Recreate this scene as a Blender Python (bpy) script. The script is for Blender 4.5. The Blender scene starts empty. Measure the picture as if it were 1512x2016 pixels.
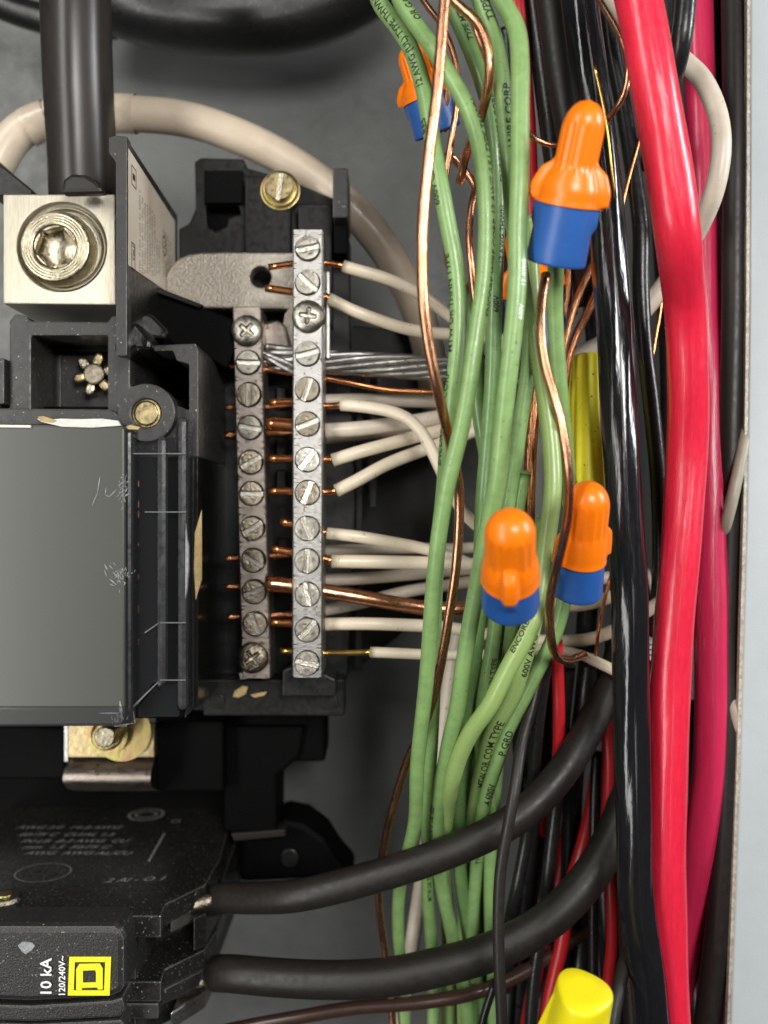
import bpy, bmesh, math, random
from mathutils import Vector, Matrix
random.seed(7)
S = bpy.context.scene
COL = S.collection
PI = math.pi
F, D0 = 1760.0, 22.0            # units are centimetres; camera 22 cm in front of the terminal bars

# ---------------------------------------------------------------- camera, world, lamps, exposure
cd = bpy.data.cameras.new("camera"); cam = bpy.data.objects.new("camera", cd); COL.objects.link(cam)
cam.location = (0, -D0, 0); cam.rotation_euler = (math.radians(90), 0, 0)
cd.sensor_fit = 'HORIZONTAL'; cd.sensor_width = 36.0; cd.lens = 36.0 * F / 1512
cd.clip_start = 0.5; cd.clip_end = 500
cd.dof.use_dof = True; cd.dof.focus_distance = 19.3; cd.dof.aperture_fstop = 0.16
S.camera = cam
S.render.resolution_x = 768; S.render.resolution_y = 1024
S.view_settings.view_transform = 'Standard'; S.view_settings.look = 'None'
S.view_settings.exposure = 0.28; S.view_settings.gamma = 1.0
w = bpy.data.worlds.new("World"); S.world = w; w.use_nodes = True
w.node_tree.nodes['Background'].inputs[0].default_value = (0.92, 0.95, 1.0, 1)
w.node_tree.nodes['Background'].inputs[1].default_value = 0.03
def lamp(name, loc, target, size, power, col, sy=None):
    l = bpy.data.lights.new(name, 'AREA'); l.shape = 'RECTANGLE'; l.size = size; l.size_y = sy or size
    l.energy = power; l.color = col
    o = bpy.data.objects.new(name, l); COL.objects.link(o); o.location = loc
    o.rotation_euler = (Vector(target) - Vector(loc)).to_track_quat('-Z', 'Y').to_euler()
    return o
lamp("ceiling_lamp", (13, -49, 13), (0, 0, 0), 15, 17500, (1.0, 0.98, 0.95), 13)
lamp("side_lamp", (62, -20, 22), (0, 0, 2), 12, 29000, (0.96, 0.98, 1.0), 26)
lamp("window_light", (-35, -42, 4), (0, 0, 2), 14, 27000, (1.0, 0.985, 0.95), 80)

# ---------------------------------------------------------------- materials
def mat(name, col, rough=0.5, metal=0.0, bump=0.0, bscale=20, cvar=0.0, cscale=3, coat=0.0, stretch=None,
        rvar=0.0, spec=0.5, col2=None, dust=0.0, dscale=25, dcol=(0.55,0.53,0.48), spread=0.5, sub=0.0, edge=None):
    m = bpy.data.materials.new(name); m.use_nodes = True
    nt = m.node_tree; N = nt.nodes; L = nt.links
    b = N['Principled BSDF']
    b.inputs['Metallic'].default_value = metal; b.inputs['Roughness'].default_value = rough
    b.inputs['Coat Weight'].default_value = coat; b.inputs['Coat Roughness'].default_value = 0.12
    b.inputs['Specular IOR Level'].default_value = spec
    if sub: 
        b.inputs['Subsurface Weight'].default_value = sub; b.inputs['Subsurface Radius'].default_value = (0.12,0.1,0.08)
    tc = N.new('ShaderNodeTexCoord'); mp = N.new('ShaderNodeMapping')
    L.new(tc.outputs['UV' if stretch == 'uv' else 'Object'], mp.inputs[0])
    if stretch == 'uv': mp.inputs['Scale'].default_value = (0.6, 6, 1)
    elif stretch: mp.inputs['Scale'].default_value = stretch
    src = None
    if cvar or col2:
        n = N.new('ShaderNodeTexNoise'); n.inputs['Scale'].default_value = cscale; n.inputs['Detail'].default_value = 8
        n.inputs['Roughness'].default_value = 0.65
        L.new(mp.outputs[0], n.inputs['Vector'])
        r = N.new('ShaderNodeValToRGB'); L.new(n.outputs['Fac'], r.inputs[0])
        c2 = col2 or tuple(c * (1 - cvar) for c in col)
        r.color_ramp.elements[0].position = 0.5 - spread * 0.35; r.color_ramp.elements[1].position = 0.5 + spread * 0.35
        r.color_ramp.elements[0].color = (*c2, 1); r.color_ramp.elements[1].color = (*col, 1)
        src = r.outputs[0]
    if dust:
        v = N.new('ShaderNodeTexNoise'); v.inputs['Scale'].default_value = dscale; v.inputs['Detail'].default_value = 2
        L.new(tc.outputs['Object'], v.inputs['Vector'])
        r2 = N.new('ShaderNodeMapRange'); r2.inputs[1].default_value = 0.70 - dust * 0.1; r2.inputs[2].default_value = 0.74 - dust * 0.1
        L.new(v.outputs['Fac'], r2.inputs[0])
        mx = N.new('ShaderNodeMix'); mx.data_type = 'RGBA'
        L.new(r2.outputs[0], mx.inputs[0])
        if src: L.new(src, mx.inputs[6])
        else: mx.inputs[6].default_value = (*col, 1)
        mx.inputs[7].default_value = (*dcol, 1); src = mx.outputs[2]
    if edge:  # pale edges: wear and edge highlights, both put into the colour
        g = N.new('ShaderNodeNewGeometry'); bv = N.new('ShaderNodeBevel'); bv.samples = 4; bv.inputs[0].default_value = edge
        dt = N.new('ShaderNodeVectorMath'); dt.operation = 'DOT_PRODUCT'; L.new(g.outputs['True Normal'], dt.inputs[0]); L.new(bv.outputs[0], dt.inputs[1])
        nn = N.new('ShaderNodeTexNoise'); nn.inputs['Scale'].default_value = 4; nn.inputs['Detail'].default_value = 6; L.new(tc.outputs['Object'], nn.inputs['Vector'])
        ad = N.new('ShaderNodeMath'); ad.operation = 'MULTIPLY_ADD'; ad.inputs[1].default_value = 0.14; L.new(nn.outputs['Fac'], ad.inputs[0]); L.new(dt.outputs['Value'], ad.inputs[2])
        mr = N.new('ShaderNodeMapRange'); mr.inputs[1].default_value = 1.03; mr.inputs[2].default_value = 0.93; L.new(ad.outputs[0], mr.inputs[0])
        me_ = N.new('ShaderNodeMix'); me_.data_type = 'RGBA'; L.new(mr.outputs[0], me_.inputs[0])
        if src: L.new(src, me_.inputs[6])
        else: me_.inputs[6].default_value = (*col, 1)
        me_.inputs[7].default_value = (0.23, 0.225, 0.21, 1); src = me_.outputs[2]
    if src: L.new(src, b.inputs['Base Color'])
    else: b.inputs['Base Color'].default_value = (*col, 1)
    if rvar:
        n2 = N.new('ShaderNodeTexNoise'); n2.inputs['Scale'].default_value = cscale * 2.3; n2.inputs['Detail'].default_value = 6
        L.new(mp.outputs[0], n2.inputs['Vector'])
        r3 = N.new('ShaderNodeMapRange'); r3.inputs[1].default_value = 0.3; r3.inputs[2].default_value = 0.7
        r3.inputs[3].default_value = max(0.03, rough - rvar); r3.inputs[4].default_value = rough + rvar
        L.new(n2.outputs['Fac'], r3.inputs[0]); L.new(r3.outputs[0], b.inputs['Roughness'])
    if bump:
        nb = N.new('ShaderNodeTexNoise'); nb.inputs['Scale'].default_value = bscale; nb.inputs['Detail'].default_value = 5
        L.new(mp.outputs[0], nb.inputs['Vector'])
        bp = N.new('ShaderNodeBump'); bp.inputs['Strength'].default_value = bump; bp.inputs['Distance'].default_value = 0.05
        L.new(nb.outputs['Fac'], bp.inputs['Height']); L.new(bp.outputs[0], b.inputs['Normal'])
    return m
M = {}
M['paint'] = mat('grey_paint', (0.125,0.13,0.124), 0.38, bump=0.2, bscale=9, cvar=0.12, cscale=1.2, rvar=0.08)
M['lip'] = mat('light_grey_paint', (0.41,0.45,0.46), 0.4, bump=0.12, bscale=30, cvar=0.05, cscale=2)
M['lipedge'] = mat('beige_highlight_edge', (0.62,0.60,0.52), 0.45, metal=0.3, bump=0.3, bscale=30, col2=(0.30,0.27,0.2), cscale=8)  # the flange edge's beige highlight, put into the colour and mottled brown
M['green'] = mat('green_insulation', (0.225,0.375,0.13), 0.36, bump=0.12, bscale=40, cvar=0.22, cscale=3.5, coat=0.12, rvar=0.1, dust=0.02, dscale=13, dcol=(0.12,0.13,0.06))
M['green2'] = mat('yellowish_green_insulation', (0.27,0.37,0.11), 0.34, bump=0.10, bscale=60, col2=(0.25,0.38,0.13), cscale=3, coat=0.15, rvar=0.1)
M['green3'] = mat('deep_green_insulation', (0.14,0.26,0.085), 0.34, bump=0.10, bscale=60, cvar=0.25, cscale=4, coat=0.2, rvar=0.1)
M['white'] = mat('cream_insulation', (0.76,0.66,0.50), 0.36, bump=0.06, bscale=30, cvar=0.10, cscale=2.5, coat=0.15, dust=0.05, dscale=9, dcol=(0.35,0.28,0.2))
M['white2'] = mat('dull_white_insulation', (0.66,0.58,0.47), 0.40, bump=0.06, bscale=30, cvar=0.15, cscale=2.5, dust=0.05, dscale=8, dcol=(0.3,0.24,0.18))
M['neutral'] = mat('beige_cable_jacket', (0.66,0.55,0.42), 0.36, bump=0.08, bscale=12, cvar=0.12, cscale=1.5, coat=0.2)
M['tape'] = mat('beige_tape', (0.62,0.52,0.40), 0.25, bump=0.15, bscale=9, cvar=0.2, cscale=4, coat=0.4)
M['black'] = mat('black_insulation', (0.012,0.012,0.012), 0.33, bump=0.12, bscale=14, coat=0.1, rvar=0.08, cvar=0.3, spec=0.4)
M['blackmatte'] = mat('matte_black_insulation', (0.017,0.0145,0.012), 0.45, bump=0.08, bscale=25, rvar=0.08, cvar=0.25, spec=0.4)
M['blackgloss'] = mat('glossy_black_jacket', (0.010,0.010,0.012), 0.17, bump=0.32, bscale=2.2, stretch='uv', coat=0.2, cvar=0.3, rvar=0.05)
M['feeder'] = mat('dark_brown_black_jacket', (0.030,0.025,0.022), 0.34, bump=0.05, bscale=3, cvar=0.4, cscale=1.2, stretch='uv')
M['red'] = mat('red_jacket', (0.72,0.018,0.05), 0.34, bump=0.30, bscale=3, stretch='uv', col2=(0.60,0.012,0.04), cscale=3, coat=0.22, rvar=0.08, dust=0.0)
M['pink'] = mat('dark_red_jacket', (0.58,0.022,0.085), 0.32, bump=0.28, bscale=3, stretch='uv', cvar=0.15, cscale=2, coat=0.25)
M['redthin'] = mat('red_insulation', (0.42,0.012,0.016), 0.35, cvar=0.2)
M['brown'] = mat('brown_black_insulation', (0.045,0.022,0.015), 0.3, cvar=0.3, coat=0.2)
M['copper'] = mat('bare_copper', (0.83,0.43,0.26), 0.27, metal=1, bump=0.15, bscale=5, stretch='uv', col2=(0.52,0.23,0.12), cscale=4, rvar=0.1)
M['copperdark'] = mat('tarnished_copper', (0.55,0.25,0.12), 0.3, metal=1, bump=0.35, bscale=5, stretch='uv', col2=(0.25,0.10,0.05), cscale=4, rvar=0.1)
M['copperbright'] = mat('bright_copper', (0.90,0.40,0.18), 0.24, metal=1, bump=0.05, bscale=6, stretch='uv', col2=(0.62,0.22,0.08), cscale=5)
M['brass'] = mat('brassy_wire', (0.85,0.58,0.16), 0.25, metal=1, col2=(0.55,0.33,0.08), cscale=5)
M['alu'] = mat('tin_plated_aluminium', (0.58,0.56,0.52), 0.38, metal=1, bump=0.18, bscale=9, stretch=(1,1,3.5), col2=(0.34,0.34,0.33), cscale=4, rvar=0.12, spread=1.1, dust=0.30, dscale=7, dcol=(0.20,0.16,0.12))
M['alu2'] = mat('tarnished_bar_metal', (0.42,0.38,0.34), 0.40, metal=1, bump=0.18, bscale=9, stretch=(1,1,3.5), col2=(0.25,0.20,0.165), cscale=1.6, rvar=0.12, spread=1.0, dust=0.6, dscale=6, dcol=(0.15,0.10,0.07))
M['lug'] = mat('brushed_lug_metal', (0.52,0.48,0.385), 0.40, metal=0.9, bump=0.35, bscale=5, stretch=(22,22,1.2), col2=(0.37,0.34,0.27), cscale=2, rvar=0.1)
M['lugscrew'] = mat('dull_plated_screw', (0.50,0.45,0.34), 0.33, metal=1, bump=0.15, bscale=12, col2=(0.28,0.24,0.16), cscale=3, rvar=0.12)
M['cast'] = mat('cast_strap_metal', (0.44,0.40,0.34), 0.5, metal=0.8, bump=0.5, bscale=16, col2=(0.30,0.27,0.23), cscale=14)
M['screw'] = mat('zinc_screw', (0.46,0.44,0.38), 0.38, metal=1, bump=0.25, bscale=14, col2=(0.27,0.25,0.21), cscale=6, rvar=0.12)
M['screwdark'] = mat('dark_oxidised_screw', (0.30,0.26,0.20), 0.36, metal=1, bump=0.5, bscale=14, col2=(0.14,0.12,0.09), cscale=6, rvar=0.1)
M['slot'] = mat('pale_slot_metal', (0.80,0.77,0.68), 0.3, metal=1, bump=0.3, bscale=20, col2=(0.5,0.47,0.38), cscale=8)  # slot floors paler than the screw heads
M['gold'] = mat('yellow_chromate_metal', (0.52,0.43,0.21), 0.36, metal=1, bump=0.15, bscale=10, col2=(0.36,0.27,0.17), cscale=3.5, rvar=0.1)
M['irid'] = mat('iridescent_zinc_metal', (0.44,0.46,0.13), 0.34, metal=1, col2=(0.50,0.25,0.18), cscale=1.3, bump=0.1, bscale=9)
M['plastic'] = mat('black_moulded_plastic', (0.012,0.0118,0.0115), 0.38, bump=0.07, bscale=22, cvar=0.25, cscale=3, rvar=0.1, spec=0.3)
M['plasticgrey'] = mat('dark_grey_plastic_face', (0.040,0.039,0.037), 0.42, bump=0.07, bscale=22, cvar=0.2, cscale=3, rvar=0.1, dust=0.03, dscale=18, spec=0.4, edge=0.022)
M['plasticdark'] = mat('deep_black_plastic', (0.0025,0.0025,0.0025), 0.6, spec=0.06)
M['plasticgloss'] = mat('glossy_black_plastic', (0.010,0.010,0.0095), 0.16, bump=0.35, bscale=2.2, rvar=0.06)
M['breaker'] = mat('dusty_breaker_plastic', (0.018,0.0175,0.0165), 0.24, bump=0.08, bscale=26, cvar=0.25, cscale=4, rvar=0.1, dust=0.28, dscale=19, dcol=(0.30,0.28,0.24), spec=0.5, edge=0.04)
M['breakerface'] = mat('breaker_front_plastic', (0.024,0.0235,0.022), 0.36, bump=0.35, bscale=26, cvar=0.25, cscale=4, rvar=0.1, dust=0.12, dscale=17, dcol=(0.28,0.27,0.24), spec=0.4, edge=0.035)
M['cover'] = mat('grey_cover_plastic', (0.060,0.062,0.053), 0.32, bump=0.0)
M['paper'] = mat('label_paper', (0.88,0.83,0.73), 0.5, col2=(0.74,0.60,0.44), cscale=0.5, spread=0.8)
M['paperwhite'] = mat('torn_white_paper', (0.75,0.73,0.66), 0.6, bump=0.5, bscale=30, cvar=0.25, cscale=8)
M['tan'] = mat('tan_adhesive_residue', (0.50,0.36,0.15), 0.6, bump=0.6, bscale=18, cvar=0.35, cscale=6)
M['redglint'] = mat('worn_silver_print', (0.86,0.42,0.48), 0.25, cvar=0.5, cscale=9)
M['ink'] = mat('black_print', (0.012,0.014,0.012), 0.5)
M['silver'] = mat('silver_print', (0.85,0.9,0.88), 0.3)
M['whiteprint'] = mat('white_print', (0.80,0.80,0.78), 0.5)
M['yellowprint'] = mat('yellow_print', (0.78,0.74,0.01), 0.45)
M['scratch'] = mat('whitened_scratch', (0.36,0.37,0.38), 0.6, bump=0.8, bscale=30, cvar=0.4, cscale=9)
M['emboss'] = mat('worn_raised_lettering', (0.27,0.26,0.25), 0.25)
M['orange'] = mat('orange_plastic', (0.90,0.195,0.003), 0.33, bump=0.06, bscale=18, cvar=0.08, cscale=2, sub=0.12)
M['blue'] = mat('blue_plastic', (0.018,0.095,0.34), 0.40, bump=0.06, bscale=18, cvar=0.12, cscale=2)
M['yellow'] = mat('yellow_plastic', (0.82,0.70,0.008), 0.36, bump=0.08, bscale=18, cvar=0.1, cscale=2, sub=0.1)
M['yellow2'] = mat('dusty_yellow_plastic', (0.74,0.66,0.02), 0.42, bump=0.08, bscale=14, cvar=0.15, cscale=2, dust=0.08, dscale=9, dcol=(0.12,0.1,0.03))
M['whitedim'] = mat('darker_white_insulation', (0.36,0.32,0.25), 0.45, cvar=0.2, cscale=2)  # darker tone for the two white wires at the enclosure edge
M['sticker'] = mat('white_sticker', (0.62,0.66,0.66), 0.4)
M['clear_highlight'] = mat('clear_edge_highlight', (0.040,0.041,0.043), 0.30, bump=0.15, bscale=5, cvar=0.5, cscale=2, coat=0.2, rvar=0.1)  # greyer ridges: the shield's highlight bands put into the colour
M['seam'] = mat('pale_moulding_line', (0.17,0.175,0.18), 0.4, cvar=0.5, cscale=4)
def clear_mat():
    m = bpy.data.materials.new('clear_plastic'); m.use_nodes = True; nt = m.node_tree; N = nt.nodes; L = nt.links
    b = N['Principled BSDF']; b.inputs['Base Color'].default_value = (0.05,0.052,0.055,1); b.inputs['Roughness'].default_value = 0.12
    t = N.new('ShaderNodeBsdfTransparent'); t.inputs[0].default_value = (0.88,0.89,0.9,1)
    lw = N.new('ShaderNodeLayerWeight'); lw.inputs[0].default_value = 0.45
    mr = N.new('ShaderNodeMapRange'); mr.inputs[3].default_value = 0.16; mr.inputs[4].default_value = 0.9
    mx = N.new('ShaderNodeMixShader'); L.new(lw.outputs['Facing'], mr.inputs[0]); L.new(mr.outputs[0], mx.inputs[0])
    L.new(t.outputs[0], mx.inputs[1]); L.new(b.outputs[0], mx.inputs[2])
    L.new(mx.outputs[0], N['Material Output'].inputs[0])
    return m
M['clear'] = clear_mat()

# ---------------------------------------------------------------- helpers
def P(px, py, d): return Vector(((px - 756) / F * (D0 + d), d, -(py - 1008) / F * (D0 + d)))
def sz(px, d): return px / F * (D0 + d)
def tag(o, label=None, cat=None, group=None, kind=None):
    if label: o['label'] = label
    if cat: o['category'] = cat
    if group: o['group'] = group
    if kind: o['kind'] = kind
    return o
def setpar(o, par):
    if par is not None:
        o.parent = par
        l = Vector(); p = par
        l = p['_w'] if '_w' in p else p.location
        o.matrix_parent_inverse = Matrix.Translation(-Vector(WL[p.name]))
WL = {}
def link(o, loc, par=None):
    COL.objects.link(o); o.location = loc; WL[o.name] = tuple(loc); setpar2(o, par); return o
def setpar2(o, par):
    if par is not None:
        o.parent = par; o.matrix_parent_inverse = Matrix.Translation(-Vector(WL[par.name]))
def thing(name, loc, label, cat, group=None):
    o = bpy.data.objects.new(name, None); o.empty_display_size = 0.3
    link(o, loc); return tag(o, label, cat, group)
def mk(name, verts, faces, mats, par=None, smooth=False, uvs=None, mi=None, bevel=0, origin=None):
    me = bpy.data.meshes.new(name)
    vs = [Vector(v) for v in verts]
    c = Vector(origin) if origin is not None else sum(vs, Vector()) / len(vs)
    me.from_pydata([v - c for v in vs], [], faces); me.update()
    if not isinstance(mats, (list, tuple)): mats = [mats]
    for m in mats: me.materials.append(M[m])
    if mi: me.polygons.foreach_set('material_index', mi)
    if smooth: me.polygons.foreach_set('use_smooth', [True] * len(me.polygons))
    if uvs:
        uv = me.uv_layers.new(name='UVMap')
        for lp in me.loops: uv.data[lp.index].uv = uvs[lp.vertex_index]
    o = bpy.data.objects.new(name, me); link(o, c, par)
    if bevel:
        b = o.modifiers.new('bevel', 'BEVEL'); b.width = bevel; b.segments = 2; b.limit_method = 'ANGLE'; b.angle_limit = math.radians(35)
    return o
def from_bm(name, bm, mats, par=None, smooth=False, bevel=0):
    bmesh.ops.recalc_face_normals(bm, faces=bm.faces)
    bm.verts.ensure_lookup_table(); bm.verts.index_update()
    vs = [v.co.copy() for v in bm.verts]; fs = [[v.index for v in f.verts] for f in bm.faces]; mi = [f.material_index for f in bm.faces]
    bm.free()
    return mk(name, vs, fs, mats, par, smooth, mi=mi, bevel=bevel)
def slab_bm(bm, loops, y0, y1):
    """prism along Y between y0 and y1; loops are lists of (X,Z), the first the outline, others holes"""
    def cap(y):
        es = []; rings = []
        for lp in loops:
            vs = [bm.verts.new((x, y, z)) for x, z in lp]; rings.append(vs)
            for i in range(len(vs)): es.append(bm.edges.new((vs[i], vs[(i+1) % len(vs)])))
        if len(loops) == 1: bm.faces.new(rings[0])
        else: bmesh.ops.triangle_fill(bm, use_beauty=True, use_dissolve=False, edges=es)
        return rings
    a = cap(y0); b = cap(y1)
    for ra, rb in zip(a, b):
        n = len(ra)
        for i in range(n): bm.faces.new((ra[i], ra[(i+1) % n], rb[(i+1) % n], rb[i]))
def circ_px(cx, cy, r, n=28, a0=0, a1=2*PI): 
    full = abs(a1 - a0 - 2*PI) < 1e-6
    return [(cx + r*math.cos(a0 + (a1-a0)*i/(n if full else n-1)), cy - r*math.sin(a0 + (a1-a0)*i/(n if full else n-1))) for i in range(n)]
def xz(pts, d): return [(P(x, y, d).x, P(x, y, d).z) for x, y in pts]
def slab(name, pts, d0, d1, mats, par=None, holes=(), bevel=0.03, smooth=False):
    """outline traced at depth d0, extruded straight back to d1"""
    bm = bmesh.new(); slab_bm(bm, [xz(pts, d0)] + [xz(h, d0) for h in holes], d0, d1)
    return from_bm(name, bm, mats, par, smooth, bevel)
def box(name, x0, y0, x1, y1, d0, d1, mats, par=None, bevel=0.03):
    return slab(name, [(x0,y0),(x1,y0),(x1,y1),(x0,y1)], d0, d1, mats, par, bevel=bevel)
def hslab(name, pts, z0, z1, mats, par=None, bevel=0.02):
    """prism along Z; pts are (X, d)"""
    bm = bmesh.new()
    a = [bm.verts.new((x, y, z0)) for x, y in pts]; b = [bm.verts.new((x, y, z1)) for x, y in pts]; n = len(pts)
    bm.faces.new(a); bm.faces.new(b)
    for i in range(n): bm.faces.new((a[i], a[(i+1)%n], b[(i+1)%n], b[i]))
    return from_bm(name, bm, mats, par, False, bevel)
def heightfield(name, c, R, fn, mats, par=None, nr=22, na=72, label=None, rfn=None, mifn=None):
    """round face towards the camera; fn(x,z,r) gives height towards the camera"""
    vs = [(c[0], c[1]-fn(0,0,0), c[2])]; fs = []; mi = []
    for i in range(1, nr+1):
        for j in range(na):
            a = 2*PI*j/na; rr = R*i/nr; x, z = rr*math.cos(a), rr*math.sin(a)
            vs.append((c[0]+x, c[1]-fn(x,z,rr), c[2]+z))
    for j in range(na):
        fs.append((0, 1+j, 1+(j+1)%na)); mi.append(0)
    for i in range(nr-1):
        for j in range(na):
            a = 1+i*na+j; b = 1+i*na+(j+1)%na; fs.append((a, a+na, b+na, b))
            mi.append(0)
    return mk(name, vs, fs, mats, par, True, mi=mi, origin=c)

def spline(pts, step):
    ps = [Vector(p) for p in pts]
    if len(ps) == 2: ps = [ps[0], (ps[0]+ps[1])/2, ps[1]]
    q = [ps[0]*2-ps[1]] + ps + [ps[-1]*2-ps[-2]]
    out = []
    for i in range(1, len(q)-2):
        p0,p1,p2,p3 = q[i-1],q[i],q[i+1],q[i+2]
        t0=0; t1=t0+max(1e-4,(p1-p0).length)**0.5; t2=t1+max(1e-4,(p2-p1).length)**0.5; t3=t2+max(1e-4,(p3-p2).length)**0.5
        n = max(2, int((p2-p1).length/step))
        for k in range(n):
            t = t1+(t2-t1)*k/n
            a1=(t1-t)/(t1-t0)*p0+(t-t0)/(t1-t0)*p1; a2=(t2-t)/(t2-t1)*p1+(t-t1)/(t2-t1)*p2; a3=(t3-t)/(t3-t2)*p2+(t-t2)/(t3-t2)*p3
            b1=(t2-t)/(t2-t0)*a1+(t-t0)/(t2-t0)*a2; b2=(t3-t)/(t3-t1)*a2+(t-t1)/(t3-t1)*a3
            out.append((t2-t)/(t2-t1)*b1+(t-t1)/(t2-t1)*b2)
    out.append(ps[-1])
    for _ in range(2):
        sm = out[:]
        for i in range(1, len(out)-1): sm[i] = out[i]*0.5+(out[i-1]+out[i+1])*0.25
        out = sm
    return out
def frames(c):
    fr = []; N = None; s = 0
    for i, p in enumerate(c):
        T = (c[min(i+1,len(c)-1)] - c[max(i-1,0)]).normalized()
        n = Vector((0,-1,0)); n = n - T*n.dot(T)
        if n.length < 0.25: n = (N - T*N.dot(T)) if N else Vector((1,0,0)) - T*T.x
        N = n.normalized()
        if i: s += (p-c[i-1]).length
        fr.append((p, T, N, N.cross(T), s))
    return fr
def tube_mesh(c, r, seg=14, rf=None, cap0=True, cap1=True):
    fr = frames(c); vs = []; fs = []; uv = []
    for p,T,N,Sd,s in fr:
        for j in range(seg):
            a = 2*PI*j/seg; k = r*(rf(s,a) if rf else 1)
            vs.append(p+N*math.cos(a)*k+Sd*math.sin(a)*k); uv.append((s, j/seg))
    for i in range(len(fr)-1):
        for j in range(seg):
            a=i*seg+j; b=i*seg+(j+1)%seg; fs.append((a,b,b+seg,a+seg))
    for flag, i, sgn in ((cap0,0,-1),(cap1,len(fr)-1,1)):
        if flag:
            p,T = fr[i][0], fr[i][1]; b0 = len(vs)
            for j in range(seg):
                v = vs[i*seg+j]; vs.append(p+(v-p)*0.90+T*sgn*r*0.07); uv.append((fr[i][4], j/seg))
            for j in range(seg): fs.append((i*seg+j, i*seg+(j+1)%seg, b0+(j+1)%seg, b0+j))
            fs.append(tuple(range(b0, b0+seg)))
    return vs, fs, uv, fr
TXT = {}
def glyphs(s):
    if s not in TXT:
        cu = bpy.data.curves.new('t', 'FONT'); cu.body = s; cu.size = 1; cu.resolution_u = 2; cu.offset = 0.016
        o = bpy.data.objects.new('t', cu); COL.objects.link(o)
        me = bpy.data.meshes.new_from_object(o.evaluated_get(bpy.context.evaluated_depsgraph_get()))
        bm = bmesh.new(); bm.from_mesh(me); bmesh.ops.triangulate(bm, faces=bm.faces)
        bmesh.ops.subdivide_edges(bm, edges=[e for e in bm.edges if e.calc_length() > 0.3], cuts=1, use_grid_fill=False)
        bmesh.ops.triangulate(bm, faces=bm.faces)
        bm.verts.index_update()
        TXT[s] = ([(v.co.x, v.co.y) for v in bm.verts], [[v.index for v in f.verts] for f in bm.faces])
        bm.free(); bpy.data.objects.remove(o); bpy.data.meshes.remove(me); bpy.data.curves.remove(cu)
    return TXT[s]
def plane_text(name, s, origin, ux, uy, size, m, par, shear=0):
    vs, fs = glyphs(s); o = Vector(origin); ux = Vector(ux); uy = Vector(uy)
    return mk(name, [o+ux*(x+shear*y)*size+uy*y*size for x,y in vs], fs, m, par)
def wrap_text(fr, r, s, s0, a0, size, flip, m, par):
    vs, fs = glyphs(s); L = max(v[0] for v in vs)*size; H = 0.35*size; out = []
    tot = fr[-1][4]
    if s0 < 0: s0 = 0
    for x,y in vs:
        u = x*size; v = y*size-H
        if flip: u = L-u; v = -v
        sp = min(max(s0+u, 0), tot-1e-3); a = a0+v/r
        lo, hi = 0, len(fr)-1
        while hi-lo > 1:
            mid=(lo+hi)//2
            if fr[mid][4] <= sp: lo = mid
            else: hi = mid
        f = (sp-fr[lo][4])/max(1e-6,(fr[hi][4]-fr[lo][4]))
        p = fr[lo][0].lerp(fr[hi][0], f); N = fr[lo][2].lerp(fr[hi][2], f).normalized(); Sd = fr[lo][3].lerp(fr[hi][3], f).normalized()
        out.append(p+(N*math.cos(a)+Sd*math.sin(a))*r*1.025)
    return mk('printed_text', out, fs, m, par)
def wire(name, m, pts, wpx, label, cat='wire', group=None, ref=None, seg=14, rf=None, texts=(), par=None, step=0.16, wob=0.0):
    """pts are (px, py, depth); wpx is the width in the photograph at point ref"""
    n = len(pts)
    dref = pts[ref if ref is not None else n//2][2]
    r = sz(wpx, dref)/2
    c = spline([P(*p) for p in pts], step)
    if wob:
        ph = random.random()*9
        for i in range(1,len(c)-1): c[i] = c[i]+Vector((math.sin(i*.21+ph),math.sin(i*.17+ph*2),math.sin(i*.13)))*wob
    vs, fs, uv, fr = tube_mesh(c, r, seg, rf)
    o = mk(name, vs, fs, m, par, True, uvs=uv)
    if par is None: tag(o, label, cat, group)
    for t in texts:      # (string, fraction along, angle, size, flip[, material])
        wrap_text(fr, r, t[0], t[1]*fr[-1][4], t[2], t[3], t[4], t[5] if len(t) > 5 else 'ink', o)
    return o
def bare(o, pts, wpx, m='copperbright', name='bare_end', ref=None):
    return wire(name, m, pts, wpx*1.2 if wpx < 30 else wpx, None, par=o, ref=ref, seg=12)

# ================================================================ SETTING
o = mk('back_wall', [(-18,9,-26),(9.0,9,-26),(9.0,9,26),(-18,9,26),(-18,9.3,-26),(9.0,9.3,-26),(9.0,9.3,26),(-18,9.3,26)],
   [(0,1,2,3),(4,7,6,5),(0,4,5,1),(1,5,6,2),(2,6,7,3),(3,7,4,0)], 'paint'); tag(o, kind='structure')
lipd = -1.0
edge = [(1478,-420),(1476,0),(1474,600),(1469,1000),(1456,1500),(1437,2016),(1420,2420)]
EP = [P(x, y, lipd) for x, y in edge]
def edge_strip(name, x0, x1, y0, y1, m, bevel=0):
    bm = bmesh.new(); rows = []
    for p in EP: rows.append([bm.verts.new((p.x+x, y, p.z)) for x, y in ((x0,y0),(x1,y0),(x1,y1),(x0,y1))])
    for a, b in zip(rows, rows[1:]):
        for k in range(4): bm.faces.new((a[k], a[(k+1)%4], b[(k+1)%4], b[k]))
    bm.faces.new(rows[0]); bm.faces.new(rows[-1])
    return tag(from_bm(name, bm, m, bevel=bevel), kind='structure')
edge_strip('side_wall', 0, .15, lipd+.12, 9, 'paint')
edge_strip('front_flange', 0.03, 1.7, lipd, lipd+.14, 'lip', .035)
edge_strip('flange_edge', -.05, .05, lipd+.03, lipd+.2, 'lipedge', .02)

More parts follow.
